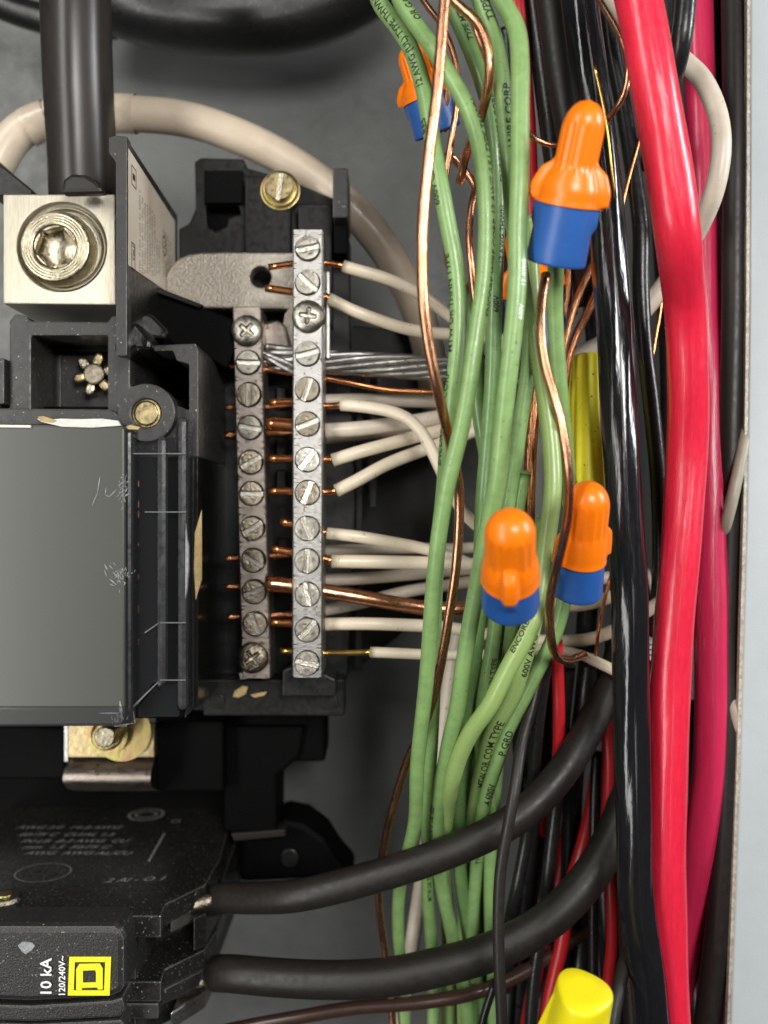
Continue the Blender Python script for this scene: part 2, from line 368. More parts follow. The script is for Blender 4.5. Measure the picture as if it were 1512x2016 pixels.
# ================================================================ TERMINAL BARS
def bar(px_c0, py0, px_c1, py1, wpx, d, thick, screws, m, par, ch=0.035):
    a = P(px_c0, py0, d); b = P(px_c1, py1, d); hw = sz(wpx, d)/2
    def cx(z): return a.x+(b.x-a.x)*(a.z-z)/(a.z-b.z)
    cs = [P(0, y, d).z for y, k in screws if k]; rh = sz(25.5, d)
    vs=[]; fs=[]
    def V(x,y,z): vs.append((x,y,z)); return len(vs)-1
    bounds=[a.z]
    for i in range(len(cs)-1): bounds.append((cs[i]+cs[i+1])/2 if abs(cs[i]-cs[i+1])<1.3*sz(75,d) else None)
    # cells: square blocks round each hole, plain strips between
    cells=[]; half=sz(29,d)
    z=a.z
    for c in cs:
        if z-(c+half) > 1e-3: cells.append((z, c+half, None))
        else: z = c+half if z < c+half else z
        cells.append((min(z,c+half), c-half, c)); z=c-half
    if z-b.z>1e-3: cells.append((z,b.z,None))
    xi=hw-ch; dep=0.35; n=32
    for z0,z1,c in cells:
        if c is None:
            i=[V(cx(z0)-xi,d,z0),V(cx(z0)+xi,d,z0),V(cx(z1)+xi,d,z1),V(cx(z1)-xi,d,z1)]; fs.append(i)
        else:
            ro=[];ri=[];rb=[]
            for k in range(n):
                t=2*PI*k/n+PI/4; ux,uz=math.cos(t),math.sin(t)
                sx = xi/abs(ux) if abs(ux)>1e-6 else 1e9
                szz = ((z0-c) if uz>0 else (c-z1))/abs(uz) if abs(uz)>1e-6 else 1e9
                s=min(sx,szz); zz=c+uz*s
                ro.append(V(cx(zz)+ux*s,d,zz)); ri.append(V(cx(c)+ux*rh,d,c+uz*rh)); rb.append(V(cx(c)+ux*rh,d+dep,c+uz*rh))
            for k in range(n):
                k2=(k+1)%n; fs.append((ro[k],ro[k2],ri[k2],ri[k])); fs.append((ri[k],ri[k2],rb[k2],rb[k]))
            fs.append(rb)
    for sg in (-1,1):
        p=[(a,a.z),(b,b.z)]
        fs.append((V(a.x+sg*xi,d,a.z),V(b.x+sg*xi,d,b.z),V(b.x+sg*hw,d+ch,b.z),V(a.x+sg*hw,d+ch,a.z)))
        fs.append((V(a.x+sg*hw,d+ch,a.z),V(b.x+sg*hw,d+ch,b.z),V(b.x+sg*hw,d+thick,b.z),V(a.x+sg*hw,d+thick,a.z)))
    for q in (a,b): fs.append((V(q.x-xi,d,q.z),V(q.x+xi,d,q.z),V(q.x+hw,d+ch,q.z),V(q.x+hw,d+thick,q.z),V(q.x-hw,d+thick,q.z),V(q.x-hw,d+ch,q.z)))
    fs.append((V(a.x-hw,d+thick,a.z),V(a.x+hw,d+thick,a.z),V(b.x+hw,d+thick,b.z),V(b.x-hw,d+thick,b.z)))
    return mk('bar_body', vs, fs, m, par), cx
def slotted_mesh(r, slotw, mats):
    bm = bmesh.new(); h=0.11; n=22
    vs=[bm.verts.new((r*math.cos(2*PI*k/36),0.0,r*math.sin(2*PI*k/36))) for k in range(36)]; vb=[bm.verts.new((v.co.x,0.4,v.co.z)) for v in vs]
    f=bm.faces.new(vs); f.material_index=1
    for k in range(36): bm.faces.new((vs[k],vs[(k+1)%36],vb[(k+1)%36],vb[k]))
    a0=math.asin(slotw/2/r)
    for sg in (0,1):
        arc=[]
        for k in range(n+1):
            t=a0+(PI-2*a0)*k/n+sg*PI; arc.append((r*math.cos(t),r*math.sin(t)))
        cxm=sum(p[0] for p in arc)/len(arc); czm=sum(p[1] for p in arc)/len(arc)
        lo=[bm.verts.new((x,-0.002,z)) for x,z in arc]; mid=[bm.verts.new((x,-h+.02,z)) for x,z in arc]
        hi=[bm.verts.new((cxm+(x-cxm)*.93,-h,czm+(z-czm)*.93)) for x,z in arc]
        cc=bm.verts.new((cxm*0.9,-h-0.006,czm*0.9))
        m_=len(arc)
        for k in range(m_):
            k2=(k+1)%m_
            bm.faces.new((lo[k],lo[k2],mid[k2],mid[k])); bm.faces.new((mid[k],mid[k2],hi[k2],hi[k])); bm.faces.new((hi[k],hi[k2],cc))
    bmesh.ops.recalc_face_normals(bm, faces=bm.faces)
    me=bpy.data.meshes.new('terminal_screw'); bm.to_mesh(me); bm.free()
    for x in mats: me.materials.append(M[x])
    return me
def phillips_mesh(r, m):
    vs=[];fs=[];nr=26;na=96
    def h(x,z,rr):
        base=0.17*math.sqrt(max(0,1-(rr/(r*1.02))**2))+0.02
        q=r*0.52; wd=r*0.115
        def arm(u,v_):
            w_=wd*(1.15-0.3*min(1,abs(u)/q)); e=0.035*r*2
            return max(0,min(1,(w_-abs(v_))/e+.5))*max(0,min(1,(q-abs(u))/e+.5))
        c=max(arm(x,z),arm(z,x)); c=max(c, max(0,min(1,(r*0.2-rr)/(0.06*r)+.5)))
        return base-c*0.13*(1-0.5*rr/q if rr<q else .5)
    vs.append((0,-h(0,0,0),0))
    for i in range(1,nr+1):
        for j in range(na):
            a=2*PI*j/na; rr=r*i/nr; vs.append((rr*math.cos(a),-h(rr*math.cos(a),rr*math.sin(a),rr),rr*math.sin(a)))
    for j in range(na): fs.append((0,1+j,1+(j+1)%na))
    for i in range(nr-1):
        for j in range(na):
            a=1+i*na+j;b=1+i*na+(j+1)%na; fs.append((a,a+na,b+na,b))
    b0=len(vs)
    for j in range(na): a=2*PI*j/na; vs.append((r*math.cos(a),0.3,r*math.sin(a)))
    for j in range(na): fs.append((1+(nr-1)*na+j,b0+j,b0+(j+1)%na,1+(nr-1)*na+(j+1)%na))
    me=bpy.data.meshes.new('mounting_screw'); me.from_pydata(vs,[],fs); me.update(); me.materials.append(M[m])
    me.polygons.foreach_set('use_smooth',[True]*len(me.polygons)); return me
def put(me, name, loc, rot, par, label=None, tilt=(0,0)):
    o=bpy.data.objects.new(name, me); link(o, loc, par); o.rotation_euler=(tilt[0],rot,tilt[1])
    if label: o['label']=label
    return o
dR, dL = -0.3, 0.75
right = thing('terminal_bar', P(605,1330,dR), 'long bright silver neutral bar on the right, thirteen screws down its face', 'terminal bar', 'silver neutral bars')
left = thing('terminal_bar', P(497,1335,dL), 'shorter browned silver neutral bar behind, nearer the dark grey cover', 'terminal bar', 'silver neutral bars')
RS=[(490,-12),(557,42),(697,-14),(767,-70),(835,-22),(905,-52),(970,-68),(1040,68),(1104,-86),(1170,78),(1240,-48),(1305,10)]
sm1=slotted_mesh(sz(23.5,dR), sz(10.5,dR), ['screw','slot'])
sm1b=slotted_mesh(sz(23.5,dR), sz(10.5,dR), ['screwdark','slot'])
_,cxR = bar(606,452,605,1330,60,dR,1.15,[(y,1) for y,a in RS],'alu',right)
for y,a in RS:
    z=P(0,y,dR).z; put(sm1b if y in (767,835,970) else sm1,'terminal_screw',(cxR(z),dR+random.uniform(-.02,.05),z),math.radians(a),right,tilt=(random.uniform(-.06,.06),random.uniform(-.06,.06)))
ph=phillips_mesh(sz(32,dR),'screw'); pp=P(607,624,dR); put(ph,'mounting_screw',(pp.x,dR-.02,pp.z),0.15,right,'silvery cross-slotted dome-head screw')
LS=[(714,2,'screw'),(777,-88,'screwdark'),(842,10,'screw'),(910,-28,'screwdark'),(972,0,'screwdark'),(1040,-32,'screwdark'),(1103,32,'screwdark'),(1165,-20,'screwdark'),(1228,68,'screwdark')]
_,cxL = bar(486,606,505,1335,57,dL,1.0,[(y,1) for y,a,k in LS],'alu2',left)
sm2=slotted_mesh(sz(22.5,dL), sz(9.5,dL), ['screw','slot']); sm3=slotted_mesh(sz(22.5,dL), sz(9.5,dL), ['screwdark','screw'])
for y,a,k in LS:
    z=P(0,y,dL).z; put(sm2 if k=='screw' else sm3,'terminal_screw',(cxL(z),dL+random.uniform(-.02,.04),z),math.radians(a),left,tilt=(random.uniform(-.06,.06),random.uniform(-.06,.06)))
ph2=phillips_mesh(sz(31,dL),'screw'); ph3=phillips_mesh(sz(31,dL),'screwdark')
pp=P(487,652,dL); put(ph2,'mounting_screw',(pp.x,dL-.02,pp.z),PI/4-.1,left)
pp=P(498,1294,dL); put(ph3,'mounting_screw',(pp.x,dL-.03,pp.z),PI/4+.15,left,'dark brass cross-slotted dome-head screw')
# clamp strips that show beside the bars
box('clamp_strip',643,535,649,705,dR+.9,dR+1.2,'alu',right,0.01)
slab('notched_end',[(470,1325),(532,1325),(528,1338),(510,1336),(497,1330),(484,1338),(472,1338)],dL+.02,dL+.9,'alu2',left,bevel=.02)

# neutral strap (cast metal piece joining the bars)
strap = thing('neutral_strap', P(450,610,1.6), 'grainy beige metal strap with a round hole, crossing behind the bright bar', 'metal strap')
slab('strap_plate',[(325,540),(338,520),(352,508),(370,501),(395,497),(450,496),(600,497),(600,700),(562,700),(556,640),(560,618),(568,608),(400,606),(380,604),(362,598),(345,604),(325,600)],1.5,2.0,'cast',strap,holes=[circ_px(513,545,21,20)],bevel=.05)
slab('bent_tab',[(515,636),(545,628),(562,640),(575,690),(520,690)],1.4,1.9,'alu2',strap,bevel=.08)

# black carrier that holds the bars
car = thing('bar_carrier', P(520,1400,3), 'black moulded plastic carrier with cut-outs, behind the two neutral bars', 'bracket')
slab('carrier_plate',[(352,450),(372,440),(385,410),(383,318),(395,310),(480,312),(486,330),(560,350),(660,392),(690,480),(690,640),(700,1000),(685,1330),(655,1400),(380,1400),(370,700),(352,600)],2.6,3.1,'plastic',car,
     holes=[[(405,405),(470,405),(474,420),(450,428),(446,445),(425,455),(408,445)]],bevel=.05)
box('recess_panel',402,335,478,400,2.45,2.7,'plasticdark',car)
box('raised_block',482,345,572,500,2.1,2.7,'plastic',car,.06)
box('raised_block',587,400,655,640,2.0,2.7,'plastic',car,.05)
box('carrier_post',655,330,685,428,0.9,2.7,'plasticgrey',car,.04)
box('carrier_post',657,432,684,500,1.4,2.7,'plasticdark',car,.04)
for i,(x,y) in enumerate(((548,760),(548,860),(548,925),(552,1060),(560,660))):
    box('moulded_rib',x-6,y,x+16,y+44,2.3,2.7,'plastic',car,.05)
for x in (668,700,728):
    box('moulded_rib',x,645 if x<700 else 690,x+14,1000 if x>700 else 1320,2.85,3.3,'plastic',car,.03)
box('carrier_foot',400,1338,678,1410,1.7,2.8,'plastic',car,.05)
slab('end_block',[(556,1320),(575,1312),(585,1325),(640,1328),(662,1338),(662,1372),(556,1372)],0.9,2.2,'plastic',car,bevel=.05)
slab('moulded_circle',circ_px(427,1381,15,24),1.66,1.9,'plastic',car,bevel=.01)
slab('moulded_circle',circ_px(650,1382,15,24),1.66,1.9,'plastic',car,bevel=.01)
o=slab('glue_residue',[(458,1372),(462,1360),(478,1350),(488,1353),(484,1366),(470,1374)],1.62,1.75,'tan',car,bevel=.01)
o=slab('glue_residue',[(492,1368),(510,1364),(526,1362),(520,1370),(500,1374)],1.62,1.75,'tan',car,bevel=.01)
slab('shade_plate',[(660,640),(870,650),(880,1200),(800,1240),(700,1320),(660,1320)],5.2,5.5,'plastic',car,bevel=.05)  # added dark plate standing in for the wire bundle's shade
box('grounding_plate',405,412,486,1400,3.15,3.4,'plasticdark',car)

# gold ground screw in the carrier
gs = thing('ground_screw', P(552,375,2.0), 'gold plated slotted screw on a round washer, above the beige strap', 'screw')
c=P(552,375,2.05)
heightfield('washer',c,sz(39,2),lambda x,z,r:0.12 if r<sz(36,2) else 0.02,'irid',gs,nr=14,na=40)
me=slotted_mesh(sz(27,1.9),sz(9,1.9),['gold','slot']); pp=P(551,368,1.75); put(me,'screw_head',pp,math.radians(-82),gs)
# ================================================================ LUG AND FEEDERS
dl=-0.6
lug = thing('cable_lug', P(115,600,dl), 'square brushed metal cable lug with a big round hex-socket screw', 'cable lug')
slab('lug_block',[(6,382),(226,382),(228,600),(6,598)],dl,dl+3.2,'lug',lug,holes=[circ_px(122,486,88,48)],bevel=.03)
c=P(122,486,dl+.05)
def thr(x,z,r):
    R=sz(88,dl); u=r/R
    return -0.35+0.40*(u>.985) if u>.97 else -0.22-0.10*math.sin(u*60)*(u>.8)
heightfield('threaded_hole',P(122,486,dl+.02),sz(88,dl),thr,'lug',lug,nr=60,na=64)
sc=P(112,488,dl-.03); Rs=sz(74,dl)
def socket(x,z,r):
    u=r/Rs
    a=math.atan2(z,x)+0.3
    hexr=0.52/math.cos(((a+PI/6)%(PI/3))-PI/6)*0.93
    e=max(0,min(1,(hexr-u)/0.05))
    h=0.14 if u<.9 else 0.14-(u-.9)*2.2
    ring=max(0,min(1,(0.60-u)/0.03))*0.05
    cone=0.55*(1-0.35*u)
    if e>0: return h-ring-e*(0.36+0.30*max(0,.45-u)+0.05*math.sin(a*3+u*9))
    return h-ring+0.006*math.sin(u*90)
heightfield('socket_screw',sc,Rs,socket,'lugscrew',lug,nr=60,na=96)
bm=bmesh.new(); ring0=[]; 
slab_bm(bm,[[(sc.x+Rs*.995*math.cos(2*PI*k/64),sc.z+Rs*.995*math.sin(2*PI*k/64)) for k in range(64)]],sc.y+.085,sc.y+.6)
from_bm('screw_shank',bm,'lugscrew',lug,True)

fr_rf=lambda s,a:1+0.02*math.sin(3*a+s*.35)+0.012*math.sin(7*a+1)
wire('black_cable','feeder',[(146,-120,-.2),(148,0,-.2),(152,150,0),(158,280,.3),(163,395,.6)],134,'very thick brownish black cable entering the top of the metal lug','cable',None,ref=2,seg=40,rf=fr_rf)
o=slab('jacket_scrap',[(118,380),(122,352),(140,340),(168,342),(190,355),(206,378)],-1.35,-1.0,'blackmatte',None,bevel=.1)
tag(o,'torn glossy scrap of black jacket on the top edge of the lug','jacket scrap')
wire('black_cable','black',[(150,-60,6),(260,0,6),(400,25,6),(560,20,5.6),(690,-25,5),(800,-120,4)],150,'very thick dark cable sagging across the very top, out of focus','cable',None,ref=2,seg=32)
wire('black_cable','black',[(-60,-20,6),(0,8,6),(60,30,6),(120,44,6),(200,50,6.4),(260,40,7)],56,'dim black cable behind the feeder cable in the top left corner','cable',None,ref=2,seg=20)
slab_o=slab('black_bracket',[(-20,300),(0,322),(62,372),(62,384),(-20,384)],0.2,2.0,'plastic',None,bevel=.05); tag(slab_o,'corner of a black plastic bracket left of the thick cable, above the lug','bracket')

nc=wire('beige_cable','neutral',[(-60,420,2.6),(-10,330,2.6),(35,262,2.6),(110,230,2.6),(240,224,2.6),(370,236,2.7),(500,282,2.8),(620,352,3.0),(710,430,3.2),(780,525,3.6),(825,620,4.0),(850,720,4.4),(860,800,5)],68,
   'thick beige cable arching over the left bars and under the black feeder','cable',None,ref=4,seg=28)
c=[P(212,224,2.6),P(240,223,2.6),P(268,225,2.6)]
vs,fs,uv,fr=tube_mesh(spline(c,.15),sz(74,2.6)/2,28,cap0=False,cap1=False); mk('tape_band',vs,fs,'tape',nc,True,uvs=uv)
c=[P(52,253,2.6),P(70,243,2.6),P(96,234,2.6)]
vs,fs,uv,fr=tube_mesh(spline(c,.15),sz(74,2.6)/2,28,cap0=False,cap1=False); mk('tape_band',vs,fs,'tape',nc,True,uvs=uv)

# ================================================================ BARRIER WITH LABEL
XB=P(250,0,-2).x
bar_t = thing('barrier', (XB,0,P(0,700,-2).z), 'upright black barrier right of the lug, carrying the printed paper label', 'barrier')
def yzplate(name, pts, x0, x1, m, par, bevel=.02):   # pts (d, z), prism along X
    bm=bmesh.new(); a=[bm.verts.new((x0,y,z)) for y,z in pts]; b=[bm.verts.new((x1,y,z)) for y,z in pts]; n=len(pts)
    bm.faces.new(a); bm.faces.new(b)
    for i in range(n): bm.faces.new((a[i],a[(i+1)%n],b[(i+1)%n],b[i]))
    return from_bm(name,bm,m,par,False,bevel)
zf=lambda py,d:P(0,py,d).z
yzplate('barrier_wall',[(-2,zf(272,-2)),(2.9,zf(272,-2)-.1),(2.9,zf(590,2.9)),(0,zf(660,0)),(-2,zf(690,-2))],XB-.22,XB,'plastic',bar_t,.03)
slab('front_hook',[(214,270),(228,266),(250,268),(250,700),(228,700),(228,318),(214,300)],-2.03,-1.7,'plasticgrey',bar_t,bevel=.025)
zt_,zb_=8.02,5.50
lab=yzplate('paper_label',[(-1.93,zf(292,-1.93)),(2.55,zf(436,2.55)),(2.55,zf(585,2.55)),(-1.93,zf(522,-1.93))],XB+.004,XB+.014,'paper',bar_t,0)
# print on the label: rows of tiny unreadable lettering, a circled mark and two boxed marks
vs=[];fs=[]
def lq(y0,z0,y1,z1,t=0.016):
    b=len(vs); vs.extend([(XB+t,y0,z0),(XB+t,y1,z0),(XB+t,y1,z1),(XB+t,y0,z1)]); fs.append((b,b+1,b+2,b+3))
for r_i in range(15):
    y=-1.05+r_i*0.225
    if r_i in (9,): continue
    zt2=7.55-0.02*r_i if r_i not in (7,8) else 6.9; z=zt2
    zend=5.62+0.05*r_i
    while z>zend:
        l=random.uniform(.02,.05)
        if random.random()<.85:
            k=random.random()
            lq(y,z,y+.11,z-.014)
            if k<.6: lq(y,z-.014,y+.025,z-l)
            if k>.3: lq(y+.085,z-.014,y+.11,z-l)
        z-=l+.022
o=mk('printed_text',vs,fs,'ink',lab); tag(o,kind='stuff')
vs=[];fs=[]
for a in range(20):
    t0=2*PI*a/20;t1=2*PI*(a+1)/20
    b=len(vs)
    for t,r in ((t0,.24),(t1,.24),(t1,.20),(t0,.20)): vs.append((XB+.017,1.35+r*math.cos(t),6.95+r*1.1*math.sin(t)))
    fs.append((b,b+1,b+2,b+3))
for (y0,z0,y1,z1) in ((-1.7,7.9,-1.3,7.45),(-1.7,6.15,-1.4,5.55)):
    for q in ((y0,z0,y1,z0-.03),(y0,z1,y1,z1+.03),(y0,z0,y0+.04,z1),(y1-.04,z0,y1,z1)): lq(*q,t=.017)
lq(-1.6,7.75,-1.4,7.6)
mk('printed_mark',vs,fs,'ink',lab)
plane_text('printed_mark','UL',(XB+.018,1.46,7.08),(0,0,-1),(0,-1,0),.2,'ink',lab)
plane_text('printed_mark','LIST',(XB+.018,-1.45,6.1),(0,0,-1),(0,-1,0),.2,'ink',lab)

# ================================================================ MAIN HOUSING (left)
dh=-1.0
hou = thing('breaker_housing', P(200,1420,dh), 'large black plastic main breaker housing with grey cover and clear shield, left edge', 'housing')
slab('housing_frame',[(18,632),(30,618),(52,622),(60,632),(212,634),(220,622),(232,622),(232,660),(262,668),(300,680),(385,676),(391,690),(391,900),(18,900)],dh,3.3,'plasticgrey',hou,
   holes=[[(61,660),(212,660),(212,810),(61,810)],[(256,692),(340,690),(348,710),(372,716),(372,808),(330,790),(310,765),(280,755),(256,762)]],bevel=.035)
box('recess_floor',50,650,225,830,.7,1.9,'plasticgrey',hou)
box('recess_partition',117,690,119,830,.62,.75,'plasticgrey',hou,.015)
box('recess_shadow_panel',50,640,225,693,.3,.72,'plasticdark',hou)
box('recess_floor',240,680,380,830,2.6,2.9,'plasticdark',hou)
yzplate('side_wall_panel',[(dh+.05,zf(684,dh)),(3.6,zf(684,dh)-.1),(6.8,zf(760,6.8)),(6.8,zf(1290,6.8)),(dh+.05,zf(1395,dh))],P(389,0,dh).x-.15,P(389,0,dh).x,'plasticgloss',hou,.03)
# slanted arm between barrier and bar
slab('slanted_arm',[(272,560),(290,562),(455,628),(462,690),(445,726),(395,694),(300,672),(262,640)],0.9,1.4,'plasticdark',hou,bevel=.05)
slab('arm_edge',[(276,556),(292,558),(400,600),(392,606),(280,566)],.7,.95,'plastic',hou,bevel=.02)
bm=bmesh.new()
slab('hinge_knuckle',[(222,690),(235,630),(270,634),(300,668),(296,690),(270,690),(256,700),(238,702)],-1.35,.4,'plasticgloss',hou,bevel=.1)
slab('lower_link',[(250,600),(300,620),(330,650),(326,668),(290,664),(262,640)],-.4,.6,'plasticgloss',hou,bevel=.08)
# body below the frame
slab('housing_body',[(-60,800),(391,800),(391,900),(398,940),(402,1370),(378,1398),(360,1415),(262,1415),(250,1428),(-60,1430)],-.2,4.0,'plasticdark',hou,bevel=.05)
# boss with gold screw
slab('screw_boss',circ_px(288,812,57,40),-1.32,-.8,'plasticgrey',hou,holes=[circ_px(288,813,30,32)],bevel=.04)
slab('boss_floor',circ_px(288,813,32,24),-.95,-.7,'plasticdark',hou,bevel=0)
c=P(289,814,-1.12); heightfield('gold_screw',c,sz(27.5,-1.1),lambda x,z,r:.06 if r<sz(24,-1.1) else .02,'gold',hou,nr=16,na=36)
# grey cover
slab('grey_cover',[(-60,836),(238,836),(245,842),(246,1395),(240,1428),(-60,1430)],-1.62,-.9,'cover',hou,bevel=.05)
slab('cover_rail',[(-60,803),(215,806),(236,818),(262,845),(240,838),(-60,838)],-1.35,-.8,'plasticgrey',hou,bevel=.04)
slab('cover_lower_step',[(-60,1392),(240,1392),(262,1395),(264,1418),(252,1430),(-60,1432)],-1.7,-1.5,'clear',hou,bevel=.05)
slab('paper_scrap',[(72,824),(95,826),(120,824),(160,825),(200,824),(232,828),(238,838),(180,842),(120,840),(80,830)],-1.68,-1.6,'paperwhite',hou,bevel=.01)
slab('paper_scrap',[(74,820),(86,819),(112,828),(104,832),(78,828)],-1.7,-1.62,'tan',hou,bevel=.01)
slab('paper_scrap',[(248,840),(256,836),(276,841),(272,846),(252,845)],-1.7,-1.62,'tan',hou,bevel=.01)
slab('paper_scrap',[(-10,836),(60,837),(60,842),(-10,841)],-1.68,-1.6,'paper',hou,bevel=.005)
# clear shield: stepped strips running down the right side of the cover
def strip(x0,x1,y0,y1,d0,d1,m='clear',nm='clear_strip'): return box(nm,x0,y0,x1,y1,d0,d1,m,hou,.12)
strip(245,259,845,1405,-1.52,-1.0,'clear_highlight')
slab('clear_step',[(256,850),(322,850),(326,870),(326,1340),(300,1345),(270,1392),(256,1395)],-1.3,-1.15,'clear',hou,bevel=.05)
slab('clear_step',[(308,858),(328,858),(328,1344),(308,1360)],-1.42,-1.2,'clear_highlight',hou,bevel=.12)
slab('clear_step',[(326,862),(352,862),(352,1412),(270,1412),(270,1394),(312,1342),(326,1338)],-1.1,-.95,'clear',hou,bevel=.05)
strip(348,368,820,1400,-1.32,-.8,'clear_highlight')
slab('clear_step',[(368,850),(379,850),(380,1396),(362,1416),(368,1380)],-1.05,-.2,'clear',hou,bevel=.04)
for y,x0,x1 in ((892,262,366),(1007,285,366),(1225,315,366),(1338,315,366)):
    box('shield_seam',x0,y,x1,y+2,-1.425,-1.40,'seam',hou,0)
slab('shield_seam',[(262,1389),(300,1352),(315,1338),(315,1341),(300,1355),(264,1392)],-1.37,-1.3,'seam',hou,bevel=0)
slab('shield_seam',[(284,1245),(312,1226),(312,1228),(285,1247)],-1.37,-1.3,'seam',hou,bevel=0)
o=slab('chipped_edge',[(365,1030),(368,1062),(371,1075),(371,1120),(368,1160),(364,1180),(364,1100)],-1.42,-1.3,'scratch',hou,bevel=.02)
o=slab('paint_smear',[(383,1050),(397,1003),(397,1140),(385,1182),(381,1120)],-1.02,-.96,'tan',hou,bevel=.01); 
# copper pieces standing in for the wire stubs' reflection in the shield
for y in (945,985,1005,1068,1130,1192,1258): box('copper_reflection',262,y,274,y+ random.randint(8,16),-.9,-.6,'copperdark',hou,.02)
# scratches on the cover
vs=[];fs=[]
def scratch(x0,y0,x1,y1,wd,d=-1.635):
    a=P(x0,y0,d);b=P(x1,y1,d);t=(b-a).normalized();n=Vector((t.z,0,-t.x))*sz(wd*.7,d)/2
    k=len(vs);vs.extend([a-n*.3,a+n*.3,(a+b)/2+n,b+n*.2,b-n*.2,(a+b)/2-n]);fs.append((k,k+1,k+2,k+3,k+4,k+5))
for s_ in ((197,938,192,970,3.5),(192,970,181,996,3),(209,960,207,975,3),(208,975,216,978,3),(214,979,231,962,3),(205,1110,212,1122,4),(206,1122,210,1136,3),(214,1112,222,1120,3),(216,1140,230,1152,4),(222,1126,235,1140,3),(195,1404,240,1404,5),(215,1150,226,1153,3),(236,1380,240,1415,9),(225,1430,262,1424,5),(262,1400,266,1424,4)): scratch(*s_)
for i in range(110):
    c_=random.choice((0,0,1,1,2)); x=random.gauss((244,238,236)[c_],(6,11,8)[c_]);y=random.gauss((965,1130,1410)[c_],(17,10,9)[c_]); a_=random.gauss(1.9,.5); l_=random.uniform(2,9); scratch(x,y,x+l_*math.cos(a_),y+l_*math.sin(a_),random.uniform(1,3.4),-1.70 if x>240 else -1.635)
mk('scratches',vs,fs,'scratch',hou)['kind']='stuff'

# star screw in the recess
st = thing('star_screw', P(182,736,.8), 'six-lobed star-shaped metal screw inside the square black recess', 'screw')
slab('screw_core',circ_px(184,736,21,24),.18,.8,'screwdark',st,bevel=.05)
for k in range(6):
    a=k*PI/3+.25; slab('lobe',[(184+math.cos(a+da)*r_,736-math.sin(a+da)*r_) for da,r_ in ((-.42,20),(-.31,35),(-.13,44),(.13,44),(.31,35),(.42,20))],.25,.8,'gold' if k%2 else 'lugscrew',st,bevel=.06)
st2 = thing('star_screw', P(65,735,.8), 'half hidden star screw in shade at the left side of the recess', 'screw')
slab('screw_core',circ_px(58,736,16,20),.4,.8,'screwdark',st2,bevel=.05)
for k in range(6):
    a=k*PI/3; slab('lobe',[(58+math.cos(a+da)*r_,736-math.sin(a+da)*r_) for da,r_ in ((-.42,18),(-.2,30),(.2,30),(.42,18))],.35,.8,'gold' if k in(0,) else 'screwdark',st2,bevel=.05)
o=box('housing_tab',-20,705,8,795,-1.2,1.5,'plasticgrey'); tag(o,'small grey plastic tab cut off by the left edge beside the recess','plastic tab')

# ================================================================ BUS BAR WITH BOLT
bus = thing('bus_bar', P(215,1560,3), 'brass coloured bus plate with a bolt, just under the grey cover', 'bus bar')
box('bus_plate',133,1425,304,1492,2.2,2.5,'gold',bus,.03)
box('plate_side',126,1425,134,1500,2.2,2.9,'alu',bus,.01)
c=P(240,1440,2.15); heightfield('washer',c,sz(58,2.2),lambda x,z,r:.05,'irid',bus,nr=10,na=48)
c=P(213,1445,2.0); heightfield('washer',c,sz(40,2.0),lambda x,z,r:.10 if r>sz(28,2) else .02,'irid',bus,nr=16,na=40)
slab('bolt_shank',circ_px(205,1452,21,32),1.1,2.2,'lugscrew',bus,bevel=.04)
for k in range(9): slab('bolt_thread',circ_px(205,1452,23,28),1.2+k*.1,1.25+k*.1,'gold',bus,bevel=0)
bm=bmesh.new(); pr=[]; n=14
x0_,x1_=P(135,0,2.6).x,P(304,0,2.6).x
za,zb2=zf(1492,2.6),zf(1575,2.6)
vsb=[];fsb=[]
for k in range(n+1):
    t=k/n; z=za+(zb2-za)*t; y=2.6-.8*math.sin(t*PI)+t*.8
    vsb+= [(x0_,y,z),(x1_,y,z)]
for k in range(n): fsb.append((2*k,2*k+1,2*k+3,2*k+2))
mk('curved_tab',vsb,fsb,'alu2',bus,True)
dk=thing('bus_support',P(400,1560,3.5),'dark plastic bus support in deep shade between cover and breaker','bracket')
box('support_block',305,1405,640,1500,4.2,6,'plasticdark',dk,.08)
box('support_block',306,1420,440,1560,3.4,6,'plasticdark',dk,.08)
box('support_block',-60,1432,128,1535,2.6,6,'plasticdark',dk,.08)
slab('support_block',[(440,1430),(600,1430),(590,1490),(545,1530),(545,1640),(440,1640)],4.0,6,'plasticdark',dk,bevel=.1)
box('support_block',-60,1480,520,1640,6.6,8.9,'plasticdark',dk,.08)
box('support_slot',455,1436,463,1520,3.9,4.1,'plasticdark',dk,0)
slab('stab_blade',[(455,1642),(560,1634),(562,1646),(460,1656)],3.9,4.4,'feeder',dk,bevel=.02)
kn=thing('plug_knob',P(570,1690,5),'dark round-shouldered plug in the shade, just above the upper black cable','plug')
slab('plug_body',[(470,1650),(560,1612),(600,1620),(640,1650),(665,1690),(700,1730),(470,1740)],4.6,6.5,'plasticdark',kn,bevel=.2)
slab('plug_button',circ_px(570,1690,18,20),4.45,4.7,'plastic',kn,bevel=.03)
